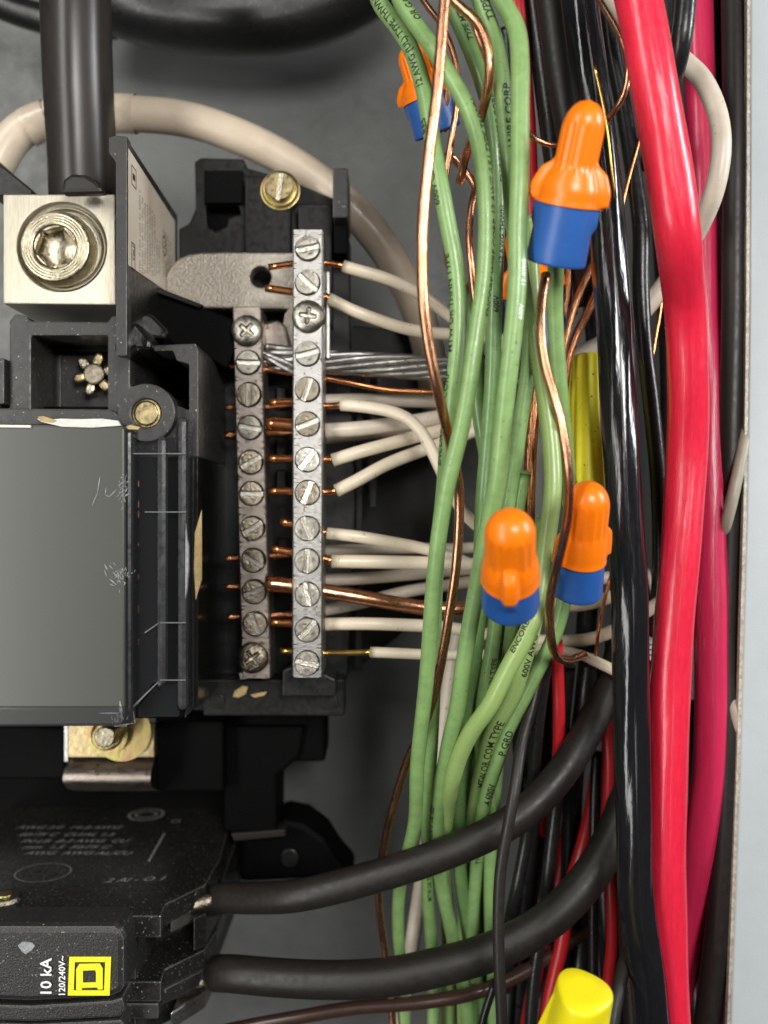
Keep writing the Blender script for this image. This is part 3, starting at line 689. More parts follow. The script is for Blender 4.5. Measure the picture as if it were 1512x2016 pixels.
# ================================================================ BREAKER (bottom left)
brk = thing('circuit_breaker', P(160,2016,-1), 'dusty black circuit breaker with yellow square logo and two side terminals', 'circuit breaker')
Z1=-9.45
def zc(py,d=-1.08): return P(0,py,d).z
out=[(-12,-1.08),(-5.22,-1.08),(-5.27,-.45),(-4.52,.66),(-4.47,2.4),(-4.85,7.3),(-12,7.3)]
hslab('top_slab',out,Z1,zc(1846),'breaker',brk,.03)
inner=[(-12,-.95),(-5.85,-.95),(-5.85,.9),(-5.3,1.5),(-4.9,2.4),(-4.9,7.2),(-12,7.2)]
hslab('recessed_body',inner,zc(1840),zc(1990),'breakerface',brk,.02)
out2=[(-12,-1.08),(-5.22,-1.08),(-5.27,-.5),(-4.50,.45),(-4.40,1.5),(-4.55,7.2),(-12,7.2)]
hslab('middle_slab',out2,zc(1933),zc(1972),'breaker',brk,.03)
out3=[(x-(.0 if x<-6 else .06),y) for x,y in out2]
hslab('middle_slab',out3,zc(1976),zc(2006),'breakerface',brk,.03)
hslab('recessed_body',inner,zc(2000),zc(2120),'breakerface',brk,.02)
# slanting wall that closes the terminal pocket
bm=bmesh.new()
hslab('pocket_wall',[(-4.75,.3),(-4.50,.6),(-4.42,2.2),(-4.6,7),(-4.9,7),(-4.75,2.2)],zc(1862),zc(1930),'breaker',brk,.03)
for py,l in ((1815,0),(1945+58,1)):
    t=P(345,py-2,0)
    hslab('terminal_clamp',[(-5.2,-.25),(-4.55,.75),(-4.5,1.4),(-5.2,1.4)],t.z+.22,t.z-.22,'alu',brk,.05)
# raised front with label
slab('raised_front',[(-60,1822),(225,1822),(240,1830),(246,1850),(246,1945),(238,1958),(215,1966),(60,1975),(-60,1970)],-1.9,-.8,'breakerface',brk,bevel=.16)
slab('raised_front',[(-60,1976),(60,1980),(220,1970),(240,1964),(246,1985),(236,2003),(60,2012),(-60,2008)],-1.75,-.8,'breakerface',brk,bevel=.06)
slab('raised_front',[(-60,2012),(60,2016),(236,2008),(246,2020),(246,2100),(-60,2100)],-1.6,-.8,'breakerface',brk,bevel=.06)
o=slab('paint_chip',[(34,1862),(44,1855),(62,1857),(68,1864),(62,1872),(50,1880),(42,1874)],-1.95,-1.85,'scratch',brk,bevel=.02)
# yellow square logo on a small plate
dp=-1.93
def quadpx(cx,cy,hw,hh): 
    k=.04
    return [(cx-hw+k*hh,cy-hh),(cx+hw+k*hh,cy-hh),(cx+hw-k*hh,cy+hh),(cx-hw-k*hh,cy+hh)]
slab('logo_print',quadpx(176,1922,41,38),dp,dp+.02,'yellowprint',brk,bevel=0,holes=[quadpx(176,1922,30,28)])
# letter D lying on its side
dd=[(150,1949),(150,1908),(156,1898),(196,1897),(202,1907),(202,1948),(192,1948),(192,1944),(161,1945),(161,1949)]
slab('logo_print',dd,dp,dp+.02,'yellowprint',brk,holes=[[(163,1935),(163,1911),(187,1910),(189,1914),(189,1934)]],bevel=0)
o=plane_text('printed_text','10 kA',P(101,1962,dp),(0,0,1),(-1,0,0),sz(31,dp),'whiteprint',brk)
o=plane_text('printed_text','120/240V~',P(128,1962,dp),(0,0,1),(-1,0,0),sz(18,dp),'whiteprint',brk)
# raised lettering on the top face
rows=[(1632,'AWG  2-1 4 · 8-1  AWG',1),(1648,'50/75 C  MIN 1 · 50 2/0 M',1),(1660,'IN-LB  8-2 AWG  CU/AL',1),(1672,'mm2 · 1.5 1/0 - 28 M',1),(1683,'AWG  AWG Al/CU  60/75 C',1)]
rows=[(1632,'AWG 2/0  14-8 AWG'),(1646,'60/75 C  CU/AL 1.5'),(1659,'IN-LB  8-2 AWG  CU'),(1671,'mm  1.5  50/75 C'),(1683,'AWG  AWG AL/CU')]
for k,(py,s_) in enumerate(rows):
    d_=Z1*-F/(py-1008)-D0
    pt=P(30+k*4,py,d_); plane_text('raised_text',s_,(pt.x,pt.y,Z1+.008),(1,0,0),(.35,1,0),.34,'emboss',brk)
d_=Z1*-F/(1738-1008)-D0; pt=P(205,1745,d_); plane_text('raised_text','2 Al - O 1',(pt.x,pt.y,Z1+.008),(1,.1,0),(.3,1,0),.36,'emboss',brk)
def ringh(cx,cy,rx,ry,wd,nm='moulded_ring',m='emboss'):
    vs=[];fs=[];n=40
    for k in range(n):
        t=2*PI*k/n
        for q in (1,1-wd): vs.append((cx+rx*q*math.cos(t),cy+ry*q*math.sin(t),Z1+.007))
    for k in range(n): a=2*k;b=2*((k+1)%n);fs.append((a,b,b+1,a+1))
    return mk(nm,vs,fs,m,brk)
d_=Z1*-F/(1718-1008)-D0; pt=P(85,1718,d_); ringh(pt.x,d_,.72,.62,.04)
d_=Z1*-F/(1604-1008)-D0; pt=P(288,1604,d_); ringh(pt.x,d_,.56,.55,.14); ringh(pt.x,d_,.36,.30,.2)
d_=Z1*-F/(1617-1008)-D0; pt=P(346,1617,d_); ringh(pt.x,d_,.14,.14,.3)
a=P(322,1642,Z1*-F/(1642-1008)-D0);b=P(292,1695,Z1*-F/(1695-1008)-D0)
hslab('moulded_ridge',[(a.x,a.y),(b.x,b.y),(b.x+.05,b.y),(a.x+.05,a.y)],Z1-.02,Z1+.03,'emboss',brk,.005)
d_=Z1*-F/(1770-1008)-D0; pt=P(10,1770,d_)
hs=thing('mounting_screw',(pt.x,pt.y,Z1),'dark screw head sunk in the breaker top, cut by the left edge','screw')
bm=bmesh.new(); bmesh.ops.create_cone(bm,cap_ends=True,segments=32,radius1=.42,radius2=.38,depth=.12,matrix=Matrix.Translation((pt.x,pt.y,Z1+.04))); from_bm('screw_head',bm,'screwdark',hs,False,.02)
bm=bmesh.new(); bmesh.ops.create_cone(bm,cap_ends=True,segments=24,radius1=.2,radius2=.18,depth=.1,matrix=Matrix.Translation((pt.x,pt.y,Z1+.09))); from_bm('screw_recess',bm,'irid',hs,False,.02)

# ================================================================ WIRES AND CABLES
G1='green ground wires of the bundle'; G2='cream neutral wires leaving the bars'; G3='bare copper ground wires'; G4='black wires in the bundle'; G5='thin red wires low in the bundle'
def gw(pts, label, m='green', w=34, ref=None, texts=()): return wire('green_wire', m, pts, w, label, 'wire', G1, ref=ref, texts=texts, wob=.016)
T1='ENCORE WIRE CORP'; T2='12 AWG (UL) TYPE THWN'; T3='MTW OR THHN TYPE'; T4='600V GAS & OIL RES'
# -- front greens
gw([(738,-60,-3.6),(742,0,-3.8),(775,45,-4),(808,95,-4.2),(830,155,-4.3),(843,215,-4.4),(855,290,-4.5),(868,370,-4.6),(882,450,-4.6),(895,516,-4.6),(903,609,-4.6),(902,688,-4.6),(894,767,-4.5),(884,850,-4.2),(874,950,-3.6),(862,1080,-2.6),(855,1250,-2.2),(850,1400,-1.5),(847,1500,-1),(842,1620,0),(842,1747,1.2),(852,1880,1.6),(852,2060,1.6)],
   'green wire with black print down its left edge, outermost of the bundle at the top', texts=[(T2,.03,-.55,.20,True),(T4,.14,-1.0,.2,True),(T3,.24,-1.15,.2,True),(T1,.325,-1.2,.2,True),(T3,.79,.2,.16,True)],ref=5)
gw([(770,-60,-4.2),(787,0,-4.4),(819,48,-4.6),(848,87,-4.8),(885,148,-5),(920,212,-5.1),(938,265,-5.1),(951,344,-5.2),(958,450,-5.2),(954,556,-5.2),(942,635,-5.2),(925,741,-5.2),(909,834,-5.1),(882,950,-4.9),(869,1030,-4.6),(850,1195,-4),(833,1400,-3),(822,1515,-2.2),(816,1615,-1.2),(803,1680,-.3),(786,1763,.9),(783,1846,1.3),(790,1930,1.4),(800,2060,1.4)],
   'long front green wire, second from left at the top, leftmost at the bottom', texts=[('OR GAS & OIL',.01,.35,.2,True),(T2,.13,.95,.19,True),(T1,.215,1.1,.19,True)],ref=7)
gw([(935,-60,-4.6),(945,0,-4.7),(972,66,-4.8),(986,132,-4.9),(993,212,-4.9),(1001,317,-4.8),(1008,423,-4.4),(1024,520,-3.6),(1040,620,-3),(1043,688,-2.8),(1025,820,-2.6),(1009,940,-2.4),(994,1030,-2.2),(980,1130,-2),(973,1236,-1.8),(963,1304,-1.7),(951,1397,-1.4),(948,1470,-.6),(960,1560,.3),(966,1697,.8),(966,1830,1.2),(975,2060,1.6)],
   'green wire printed WIRE CORP beside the rightmost green wire at the top of the bundle', 'green', texts=[('TYPE THWN',.0,.2,.22,True),('WIRE CORP',.095,.35,.22,True),('ENCORE 12 AWG',.16,.45,.2,True),(T3,.56,.5,.18,True)],ref=2)
gw([(965,-60,-4.9),(985,0,-5),(1015,53,-5.2),(1024,132,-5.4),(1025,238,-5.5),(1024,344,-5.6),(1018,450,-5.6),(1017,556,-5.6),(1008,680,-5.5),(995,807,-5.3),(978,950,-4.9),(957,1050,-4.4),(935,1180,-3.8),(917,1288,-3.4),(898,1400,-2.8),(885,1450,-2.4),(869,1548,-1.5),(859,1648,-.2),(866,1730,.9),(885,1813,1.1),(899,1880,1.2),(918,1978,1.3),(925,2060,1.3)],
   'bright front green wire, rightmost at the top, running unbroken past the centre orange connector', 'green', 37, texts=[('12 AWG',.225,.55,.13,True,'silver'),('600V',.255,.5,.13,True,'silver'),(T4,.70,-1.0,.2,True)],ref=3)
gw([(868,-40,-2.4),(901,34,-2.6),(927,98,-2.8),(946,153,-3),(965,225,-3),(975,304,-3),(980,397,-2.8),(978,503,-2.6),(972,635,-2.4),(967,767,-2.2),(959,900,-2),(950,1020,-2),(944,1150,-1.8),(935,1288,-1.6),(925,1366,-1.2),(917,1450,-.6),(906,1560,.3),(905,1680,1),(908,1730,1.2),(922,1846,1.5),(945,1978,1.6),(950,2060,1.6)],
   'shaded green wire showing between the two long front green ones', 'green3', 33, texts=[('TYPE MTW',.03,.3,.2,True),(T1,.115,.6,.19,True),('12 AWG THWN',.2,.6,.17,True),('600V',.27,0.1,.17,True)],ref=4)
gw([(1100,470,-4.8),(1094,516,-4.6),(1091,610,-4.2),(1098,715,-3.9),(1106,800,-3.6),(1116,900,-2.8),(1122,1000,-2),(1118,1110,-2.2),(1106,1211,-2.4),(1091,1257,-2.3),(1060,1320,-2.1),(1034,1370,-1.9),(1001,1433,-1.6),(978,1499,-1.3),(958,1565,-.8),(950,1620,0),(938,1697,.9),(928,1850,1.4),(932,2060,1.6)],
   'green wire leaving the skirt of the upper right orange and blue connector', 'green', 33, texts=[('P GRD',.53,.1,.24,True),('-4 600V',.60,.2,.24,True),('TYPE THWN',.70,.1,.2,True)],ref=1)
gw([(1040,430,-2.6),(1045,530,-2.7),(1052,610,-2.8),(1060,690,-3),(1071,770,-3.2),(1081,850,-3.3),(1088,950,-3.4),(1085,1000,-3.4),(1078,1055,-3.4),(1072,1118,-3.5),(1062,1180,-3.6),(1044,1236,-3.7),(998,1320,-3.5),(960,1397,-3.2),(935,1430,-2.9),(908,1482,-2.4),(890,1540,-1.8),(878,1600,-.6),(872,1680,.6),(880,1790,1.9),(884,2060,2)],
   'green wire of lighter yellowish tone bending left below the centre orange connector', 'green2', 36, texts=[('ENCORE AWG',.36,-.8,.18,True)],ref=6)
gw([(1070,1020,-2.6),(1062,1150,-2.6),(1048,1240,-2.5),(1030,1310,-2.4),(1012,1370,-2.1),(971,1440,-1.6),(951,1500,-1),(938,1560,-.2),(925,1680,1.3),(912,1800,2),(905,2060,2.2)],
   'darker green wire with heavy print, wedged low between two lighter green ones', 'green2', 31, texts=[('MTW OR COM TYPE',.30,.15,.25,True),('600V AWG',.16,.3,.2,True)],ref=3)
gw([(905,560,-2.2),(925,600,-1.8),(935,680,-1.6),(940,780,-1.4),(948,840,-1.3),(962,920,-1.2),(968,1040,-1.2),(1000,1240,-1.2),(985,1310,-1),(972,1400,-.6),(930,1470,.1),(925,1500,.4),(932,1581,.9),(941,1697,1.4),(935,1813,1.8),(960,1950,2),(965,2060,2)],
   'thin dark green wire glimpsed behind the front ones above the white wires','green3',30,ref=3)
gw([(1034,930,-2.4),(1022,1000,-2.2),(1015,1100,-2),(1005,1240,-1.9),(996,1320,-1),(985,1440,0),(975,1560,.6),(962,1700,1.6),(950,1830,2),(957,2060,2)],'short green wire seen just above the centre orange connector, going under it','green',26,ref=0)

# -- bare copper
def cw(pts, label, w, m='copper', ref=None, fl=0): return wire('bare_copper_wire', m, pts, w, label, 'wire', G3, ref=ref, seg=16, rf=(lambda s,a:1+.035*math.cos(3*a+s*.15)), wob=.012)
cw([(885,-60,-6.2),(876,0,-6.2),(869,79,-6.2),(859,185,-6.2),(848,265,-6.2),(836,384,-6.1),(832,450,-6.1),(832,530,-6),(835,609,-5.9),(845,688,-5.7),(858,754,-5.5),(872,820,-5),(892,900,-4.2),(904,960,-3.6),(905,1024,-3.4),(898,1118,-3.2),(883,1211,-3),(867,1304,-2.7),(851,1382,-2.2),(830,1440,-1.7),(809,1482,-1.3),(783,1555,-.8),(763,1631,-.2),(750,1714,.6),(746,1780,.9),(756,1863,1.1),(770,1978,1.2),(776,2060,1.2)],
   'thick bright bare copper wire in front of the green bundle, longest and leftmost',23,ref=4)
cw([(815,-60,-3),(832,0,-3.2),(862,40,-3.4),(888,95,-3.6),(900,150,-3.6),(898,212,-3.6),(888,280,-3.5),(878,350,-3.4),(872,400,-3.2),(880,520,-1.5)],'thin bare copper wire weaving behind the thick bright copper one near the top',13)
cw([(870,-50,-5.2),(896,8,-5.2),(930,29,-5.3),(951,58,-5.3),(965,106,-5.3),(965,159,-5.2),(946,230,-4.5),(928,275,-3.6),(915,304,-3),(905,360,-2.6)],'bare copper wire arcing right over two green wires at the top then diving under',20,ref=2)
cw([(880,300,-2.4),(905,325,-2.2),(935,365,-2.2),(928,400,-2.4),(923,450,-2.5),(927,516,-2.6),(935,590,-2.4),(942,700,-2)],'bare copper wire with a kink, between the green wires left of the upper middle',15,'copper')
cw([(925,20,-4.4),(938,60,-4.5),(950,90,-4.4),(962,130,-4.2)],'short stretch of thin copper beside the arching copper wire at the top',11)
cw([(870,90,-2.6),(884,180,-2.4),(872,230,-2.2),(874,260,-2.1)],'dull copper strand directly behind the thick bright copper wire',12,'copperdark')
cw([(1075,540,-4.9),(1068,575,-5),(1065,640,-5.2),(1070,700,-5.3),(1083,754,-5.4),(1098,800,-5.5),(1112,870,-5.5),(1120,950,-5.4),(1119,1000,-5.2),(1110,1055,-5),(1091,1133,-4.6),(1083,1180,-4.3),(1084,1242,-3.8),(1094,1289,-3),(1116,1302,-2),(1150,1290,-1)],
   'bright bare copper wire snaking in front of the right hand green wires',20,ref=4)
cw([(1180,490,-1.6),(1150,555,-1.6),(1128,610,-1.6),(1112,680,-1.6),(1100,760,-1.4)],'dark copper wire slanting left under the upper right connector',15,'copperdark')
cw([(1185,540,-1.4),(1165,600,-1.4),(1138,655,-1.4),(1120,705,-1.4),(1112,760,-1.3)],'second dark copper wire slanting left, just above the yellow connector',17,'copperdark')
cw([(1122,480,-1.2),(1120,560,-1.2),(1112,640,-1)],'dark upright copper strand hidden beneath the upper right connector',16,'copperdark')
cw([(1062,740,-1.6),(1050,820,-1.6),(1045,900,-1.6),(1042,1000,-1.6),(1040,1080,-1.5)],'dark thick copper wire upright between green wires left of the yellow connector',24,'copperdark')
cw([(1160,-40,-3),(1178,0,-3.2),(1215,60,-3.5),(1237,120,-3.7),(1238,165,-3.7),(1222,205,-3.6),(1200,230,-3.2),(1180,260,-2.6)],'bare copper loop curling between the glossy black and bright red cables at the top',13,ref=3)
cw([(1030,250,-4.2),(1045,266,-4.3),(1068,284,-4.3),(1100,288,-4.2),(1130,280,-3.8)],'short bare copper curve entering behind the upper right orange connector',10,ref=2)
cw([(1268,240,-1),(1255,285,-1),(1240,340,-1),(1228,390,-1),(1218,450,-1)],'orange lit copper wire just left of the bright red cable',8,'copperbright')
cw([(1305,560,0),(1300,620,0),(1290,680,0),(1282,740,0)],'thin copper wire seen in the gap left of the bright red cable, mid height',8,'copperbright')
cw([(1204,1130,-.5),(1197,1156,-.5),(1187,1196,-.5),(1177,1245,-.5),(1172,1290,-.2)],'thin copper wire behind the whites under the right blue skirt',7,'copperbright')

# -- neutral (cream) wires on the right bar
def ww(pts, label, w=26, m='white', bare_pts=None, bw=None, bm_='copperbright', ref=None):
    o=wire('white_wire', m, pts, w, label, 'wire', G2, ref=ref if ref is not None else 0, wob=.006)
    if bare_pts: bare(o, bare_pts, bw or 13, bm_)
    return o
ww([(676,524,.3),(700,531,.3),(760,548,.4),(815,572,.7),(860,602,1.1),(895,630,1.4),(960,665,1.6),(1010,690,1.6)],'uppermost cream wire on the bright bar, sloping down right',24,bare_pts=[(529,526,.3),(577,519,.3),(640,517,.3),(678,524,.3)],bw=11)
ww([(648,588,.4),(680,605,.4),(730,625,.5),(800,648,.8),(860,657,1.1),(930,660,1.5),(1000,670,1.6)],'second cream wire on the bright bar, curving beneath the uppermost',24,bare_pts=[(523,567,.4),(577,575,.4),(640,583,.4),(652,589,.4)],bw=13)
ww([(672,797,.2),(700,799,.1),(760,808,-.1),(800,822,-.2),(830,850,-.3),(852,890,-.3),(875,940,-.2),(910,1005,.2),(950,1045,.8)],'cream wire bending sharply down across the others right of the bar',24,bare_pts=[(530,793,.3),(577,790,.3),(640,801,.3),(676,797,.2)],bw=11)
ww([(640,848,.3),(700,845,.4),(760,838,.6),(820,830,.9),(900,815,1.3),(1000,800,1.6)],'fat cream wire level beneath the sharply bending one',30,'white2',bare_pts=[(526,834,.3),(577,838,.3),(640,846,.3)],bw=22)
ww([(655,906,.3),(700,892,.3),(760,876,.5),(850,852,1),(930,832,1.4),(1000,815,1.6)],'upper of two cream wires fanning up right from the bar',26,bare_pts=[(528,903,.3),(577,903,.3),(640,905,.3),(660,905,.3)],bw=13)
ww([(662,966,.3),(700,948,.3),(760,915,.5),(850,880,1),(930,850,1.4),(1000,830,1.6)],'lower of two cream wires fanning up right from the bar',26,bare_pts=[(530,967,.3),(577,967,.3),(640,970,.3),(666,965,.3)],bw=13)
ww([(644,1050,.3),(700,1056,.3),(760,1066,.5),(840,1082,.9),(930,1112,1.4),(1010,1150,1.6)],'cream wire sloping gently down right, topmost of the lower fan',24,bare_pts=[(553,1026,.3),(577,1033,.3),(640,1048,.3),(650,1050,.3)],bw=13)
ww([(652,1105,.3),(720,1106,.4),(800,1108,.6),(880,1110,1),(960,1112,1.4)],'straight level cream wire in the middle of the lower fan',27,bare_pts=[(535,1080,.3),(577,1088,.3),(640,1100,.3),(656,1105,.3)],bw=14)
ww([(640,1229,.3),(700,1228,.3),(780,1230,.4),(880,1236,.8),(960,1248,1.1),(1050,1260,1.2),(1110,1262,1),(1160,1258,.4),(1204,1243,-.2),(1270,1205,-.6),(1320,1170,-.4)],'long cream wire running level from the bar right across to the red cable',25,bare_pts=[(533,1225,.3),(577,1227,.3),(645,1229,.3)],bw=14)
ww([(729,1284,.2),(780,1286,.2),(860,1290,.4),(940,1290,.8),(1020,1282,1.1),(1095,1280,.8),(1145,1290,.2),(1206,1318,-.4),(1260,1345,-.2)],'lowest cream wire, joined to the bar by a long bare brassy end',21,bare_pts=[(552,1281,.3),(580,1283,.3),(640,1286,.3),(700,1285,.25),(732,1284,.2)],bw=10,bm_='brass')
# deeper ones that pass behind the bright bar to the left bar
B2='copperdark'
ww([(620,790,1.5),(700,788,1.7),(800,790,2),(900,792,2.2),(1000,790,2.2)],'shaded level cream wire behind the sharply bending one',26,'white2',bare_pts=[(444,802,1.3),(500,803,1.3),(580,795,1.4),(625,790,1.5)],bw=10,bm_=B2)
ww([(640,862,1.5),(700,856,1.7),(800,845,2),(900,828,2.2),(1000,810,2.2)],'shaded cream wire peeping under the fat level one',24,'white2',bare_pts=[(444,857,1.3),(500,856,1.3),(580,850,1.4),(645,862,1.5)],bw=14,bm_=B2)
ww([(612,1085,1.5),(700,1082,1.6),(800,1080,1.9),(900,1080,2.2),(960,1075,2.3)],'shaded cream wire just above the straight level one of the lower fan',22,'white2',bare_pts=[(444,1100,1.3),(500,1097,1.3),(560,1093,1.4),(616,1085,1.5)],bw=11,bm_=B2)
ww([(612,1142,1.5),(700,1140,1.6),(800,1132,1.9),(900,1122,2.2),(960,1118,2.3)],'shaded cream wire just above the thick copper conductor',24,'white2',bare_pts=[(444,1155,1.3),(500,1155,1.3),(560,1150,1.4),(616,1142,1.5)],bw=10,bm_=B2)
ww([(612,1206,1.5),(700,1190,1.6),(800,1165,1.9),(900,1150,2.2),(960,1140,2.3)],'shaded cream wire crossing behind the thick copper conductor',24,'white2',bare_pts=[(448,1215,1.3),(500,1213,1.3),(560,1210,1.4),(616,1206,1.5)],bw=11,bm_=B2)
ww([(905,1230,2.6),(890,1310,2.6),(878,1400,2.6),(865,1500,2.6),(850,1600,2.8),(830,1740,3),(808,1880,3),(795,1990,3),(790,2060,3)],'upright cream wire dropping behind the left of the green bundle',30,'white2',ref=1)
ww([(1120,1135,.5),(1171,1139,.5),(1205,1138,.5),(1260,1130,.6)],'stub of white wire level beside the right blue skirt, topmost of four there',26,'white2')
ww([(1060,1180,.6),(1110,1192,.4),(1150,1191,.1),(1204,1175,-.3),(1260,1150,-.4)],'white wire curving up just beneath the right blue skirt',24,'white')
ww([(1275,1120,1),(1281,1150,1),(1290,1190,1),(1300,1240,1)],'thin white wire glimpsed in the gap left of the bright red cable, low',9,'white2')
ww([(1310,90,-.5),(1345,120,-1),(1385,160,-1.6),(1415,230,-1.9),(1420,300,-2),(1405,380,-1.8),(1380,440,-1.2),(1340,510,-.5),(1290,585,-.2),(1230,650,0),(1160,690,0),(1100,720,0)],'broad beige wire looping right around both red cables',39,'white2',ref=3)
ww([(1400,-40,1.0),(1404,60,1.0),(1412,160,1.0),(1418,300,1.0),(1425,500,1.0),(1432,700,1.0)],'slim greyish white wire straight down beside the dark red cable',14,'white2')
ww([(1175,-30,-1.5),(1205,10,-1.6),(1235,50,-1.6),(1262,110,-1.4)],'scrap of white wire tucked behind the bright red cable at the very top',34,'white2')
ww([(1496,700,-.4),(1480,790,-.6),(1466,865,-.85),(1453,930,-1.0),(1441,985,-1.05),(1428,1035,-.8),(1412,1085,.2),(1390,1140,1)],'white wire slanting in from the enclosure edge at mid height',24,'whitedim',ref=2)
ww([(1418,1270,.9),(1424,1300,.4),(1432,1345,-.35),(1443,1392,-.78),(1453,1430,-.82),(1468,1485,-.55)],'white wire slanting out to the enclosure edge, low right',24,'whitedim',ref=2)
# thick copper conductor, copper to left bar, stranded aluminium
o=cw([(522,1148,-.05),(577,1154,.1),(640,1165,.25),(700,1175,.35),(760,1186,.5),(840,1198,.9),(910,1198,1.4),(980,1190,1.6)],'thickest bare copper conductor, cut end resting over the shorter bar',30,'copper',ref=2)
o=cw([(440,722,1.3),(500,724,1.3),(560,735,1.3),(640,745,1.3),(700,756,1.3),(760,767,1.4),(870,771,1.6),(960,770,1.8)],'copper wire running level just below the twisted aluminium cable',11,'copperbright',ref=3)
al=thing('stranded_cable',P(740,760,1),'bare twisted aluminium cable passing behind the bright bar','cable')
core=spline([P(515,700,1.5),P(560,708,1.3),P(640,712,1.1),P(720,716,1.1),P(800,722,1.2),P(890,728,1.4),P(960,732,1.6),P(1060,738,1.8)],.08)
frc=frames(core); Rr=sz(25,1.1)
for k in range(11):
    c=[]
    for (p,T,N,Sd,s_) in frc:
        sp=1.0+0.25*math.exp(-((s_-.3)/.8)**2)
        if k<8: a=2*PI*k/8+s_*.75; rr_=Rr*.72*sp
        else: a=2*PI*k/3+s_*.75; rr_=Rr*.28
        c.append(p+(N*math.cos(a)*.8+Sd*math.sin(a))*rr_)
    c=c[random.randint(0,6) if k<8 else 0:]
    vs,fs,uv,_=tube_mesh(c,Rr*.27,10); mk('strand',vs,fs,'alu',al,True,uvs=uv)
for k,(q) in enumerate([[(508,690,1.0),(560,712,.95),(610,740,1.2)],[(520,700,1.05),(570,730,1.0),(615,752,1.3)]]):
    vs,fs,uv,_=tube_mesh(spline([P(*p_) for p_ in q],.1),Rr*.2,10); mk('strand',vs,fs,'alu',al,True,uvs=uv)

# -- big cables on the right
def bc(pts,label,w,m='black',ref=None,rf=None,cat='wire',g=G4,seg=18,name='black_wire',texts=(),step=.16): return wire(name,m,pts,w,label,cat,g,ref=ref,rf=rf,seg=seg,texts=texts,wob=.006,step=step)
rfr=lambda s,a:1+.018*math.sin(1.1*s+2*a)+.012*math.sin(2.3*s+a*3)
o=wire('red_cable','red',[(1230,-120,-5.1),(1257,0,-5),(1285,150,-5),(1311,300,-4.8),(1334,460,-4.4),(1348,600,-3.2),(1355,750,-2.6),(1352,900,-2.1),(1338,1100,-2.1),(1322,1300,-2),(1315,1500,-1.9),(1312,1700,-1.8),(1315,1900,-1.8),(1320,2016,-1.8),(1326,2120,-1.8)],90,
  'thick bright red cable running the full height in front','cable','thick red cables',ref=3,seg=36,rf=rfr)
wire('red_cable','pink',[(1372,-120,.1),(1372,0,.1),(1375,100,.1),(1381,300,.1),(1387,600,0),(1397,800,-.2),(1400,950,-.4),(1400,1300,-.6),(1397,1500,-.6),(1387,1600,-.5),(1374,1700,-.3),(1359,1800,.1),(1344,1900,.5),(1328,2040,1)],64,
  'darker crimson red cable behind and right of the bright one','cable','thick red cables',ref=7,seg=32,rf=rfr)
tw=lambda s,a:1+.016*math.cos(7*a+s*1.7)+.012*math.sin(1.7*s+a)
bc([(1120,-120,-2.4),(1140,0,-2.4),(1160,150,-2.5),(1180,300,-2.5),(1195,450,-2.5),(1207,600,-2.5),(1216,750,-2.5),(1222,900,-2.5),(1232,1050,-2.5),(1240,1200,-2.5),(1243,1400,-2.4),(1248,1600,-2.3),(1256,1800,-2.2),(1278,1950,-2.2),(1292,2100,-2.2)],
  'thick glossy black cable in front with sparkling wavy highlights, left of the bright red',72,'blackgloss',ref=6,rf=tw,cat='cable',g=None,seg=56,step=.09,name='black_cable')
wire('tracer_wire','brass',[(1170,130,-4.55),(1186,200,-4.6),(1198,270,-4.6),(1203,320,-4.55),(1212,390,-4.4)],6,'thin golden strand lying along the glossy black cable beside the orange cap','strand')
bc([(1070,-120,-1.6),(1085,0,-1.6),(1105,150,-1.6),(1130,300,-1.5),(1150,450,-1.4),(1160,600,-1)],'wider dull black wire right of the green bundle, touching the glossy black cable',60,'blackmatte',ref=1)
bc([(1040,-120,-.6),(1052,0,-.6),(1072,150,-.6),(1092,300,-.5),(1110,450,0),(1115,620,.5)],'narrower dull black wire right of the green bundle at the very top',46,'black',ref=1)
bc([(1195,-120,-.6),(1200,60,-.6),(1225,200,-.6),(1245,330,-.8),(1262,450,-1),(1262,560,-1),(1268,680,-1),(1283,800,-1),(1297,950,-.9),(1300,1100,-.6),(1292,1250,0)],'slim black wire with a fine highlight, between glossy black and bright red cables',33,'black',ref=5)
bc([(1358,-120,-2.8),(1350,0,-2.8),(1341,80,-2.7),(1325,150,-2.2),(1300,230,-1.2),(1275,330,-.2)],'short thick black wire crossing behind the bright red cable at the top right',42,'black',ref=1)
bc([(1305,-120,0),(1308,60,0),(1318,200,0),(1330,500,.5),(1360,900,1),(1370,1300,1),(1350,1700,1)],'black wire hidden mostly behind the bright red cable',46,'black',ref=1)
bc([(1442,-120,-.3),(1446,100,-.5),(1447,300,-.6),(1446,500,-.6),(1443,700,-.6),(1438,900,-.6),(1432,1100,-.5),(1428,1300,-.5),(1432,1450,-.6),(1432,1560,-.6),(1426,1680,-.6),(1416,1790,-.6),(1404,1900,-.6),(1392,2000,-.6),(1380,2110,-.6)],'dull black wire hugging the enclosure edge from top to bottom',48,'blackmatte',ref=4)
bc([(1410,-120,.9),(1418,60,.8),(1428,250,.6),(1438,450,.5),(1434,800,.5),(1428,1200,.5),(1420,1600,.5),(1400,2080,.5)],'dull black wire between the crimson cable and the outermost black wire',40,'blackmatte',ref=2)
bc([(1408,700,1.2),(1418,900,1.2),(1425,1100,1.2),(1420,1300,1.2),(1416,1500,1.2),(1400,1700,1.2)],'deep black wire in the narrow gap right of the crimson cable',44,'black')

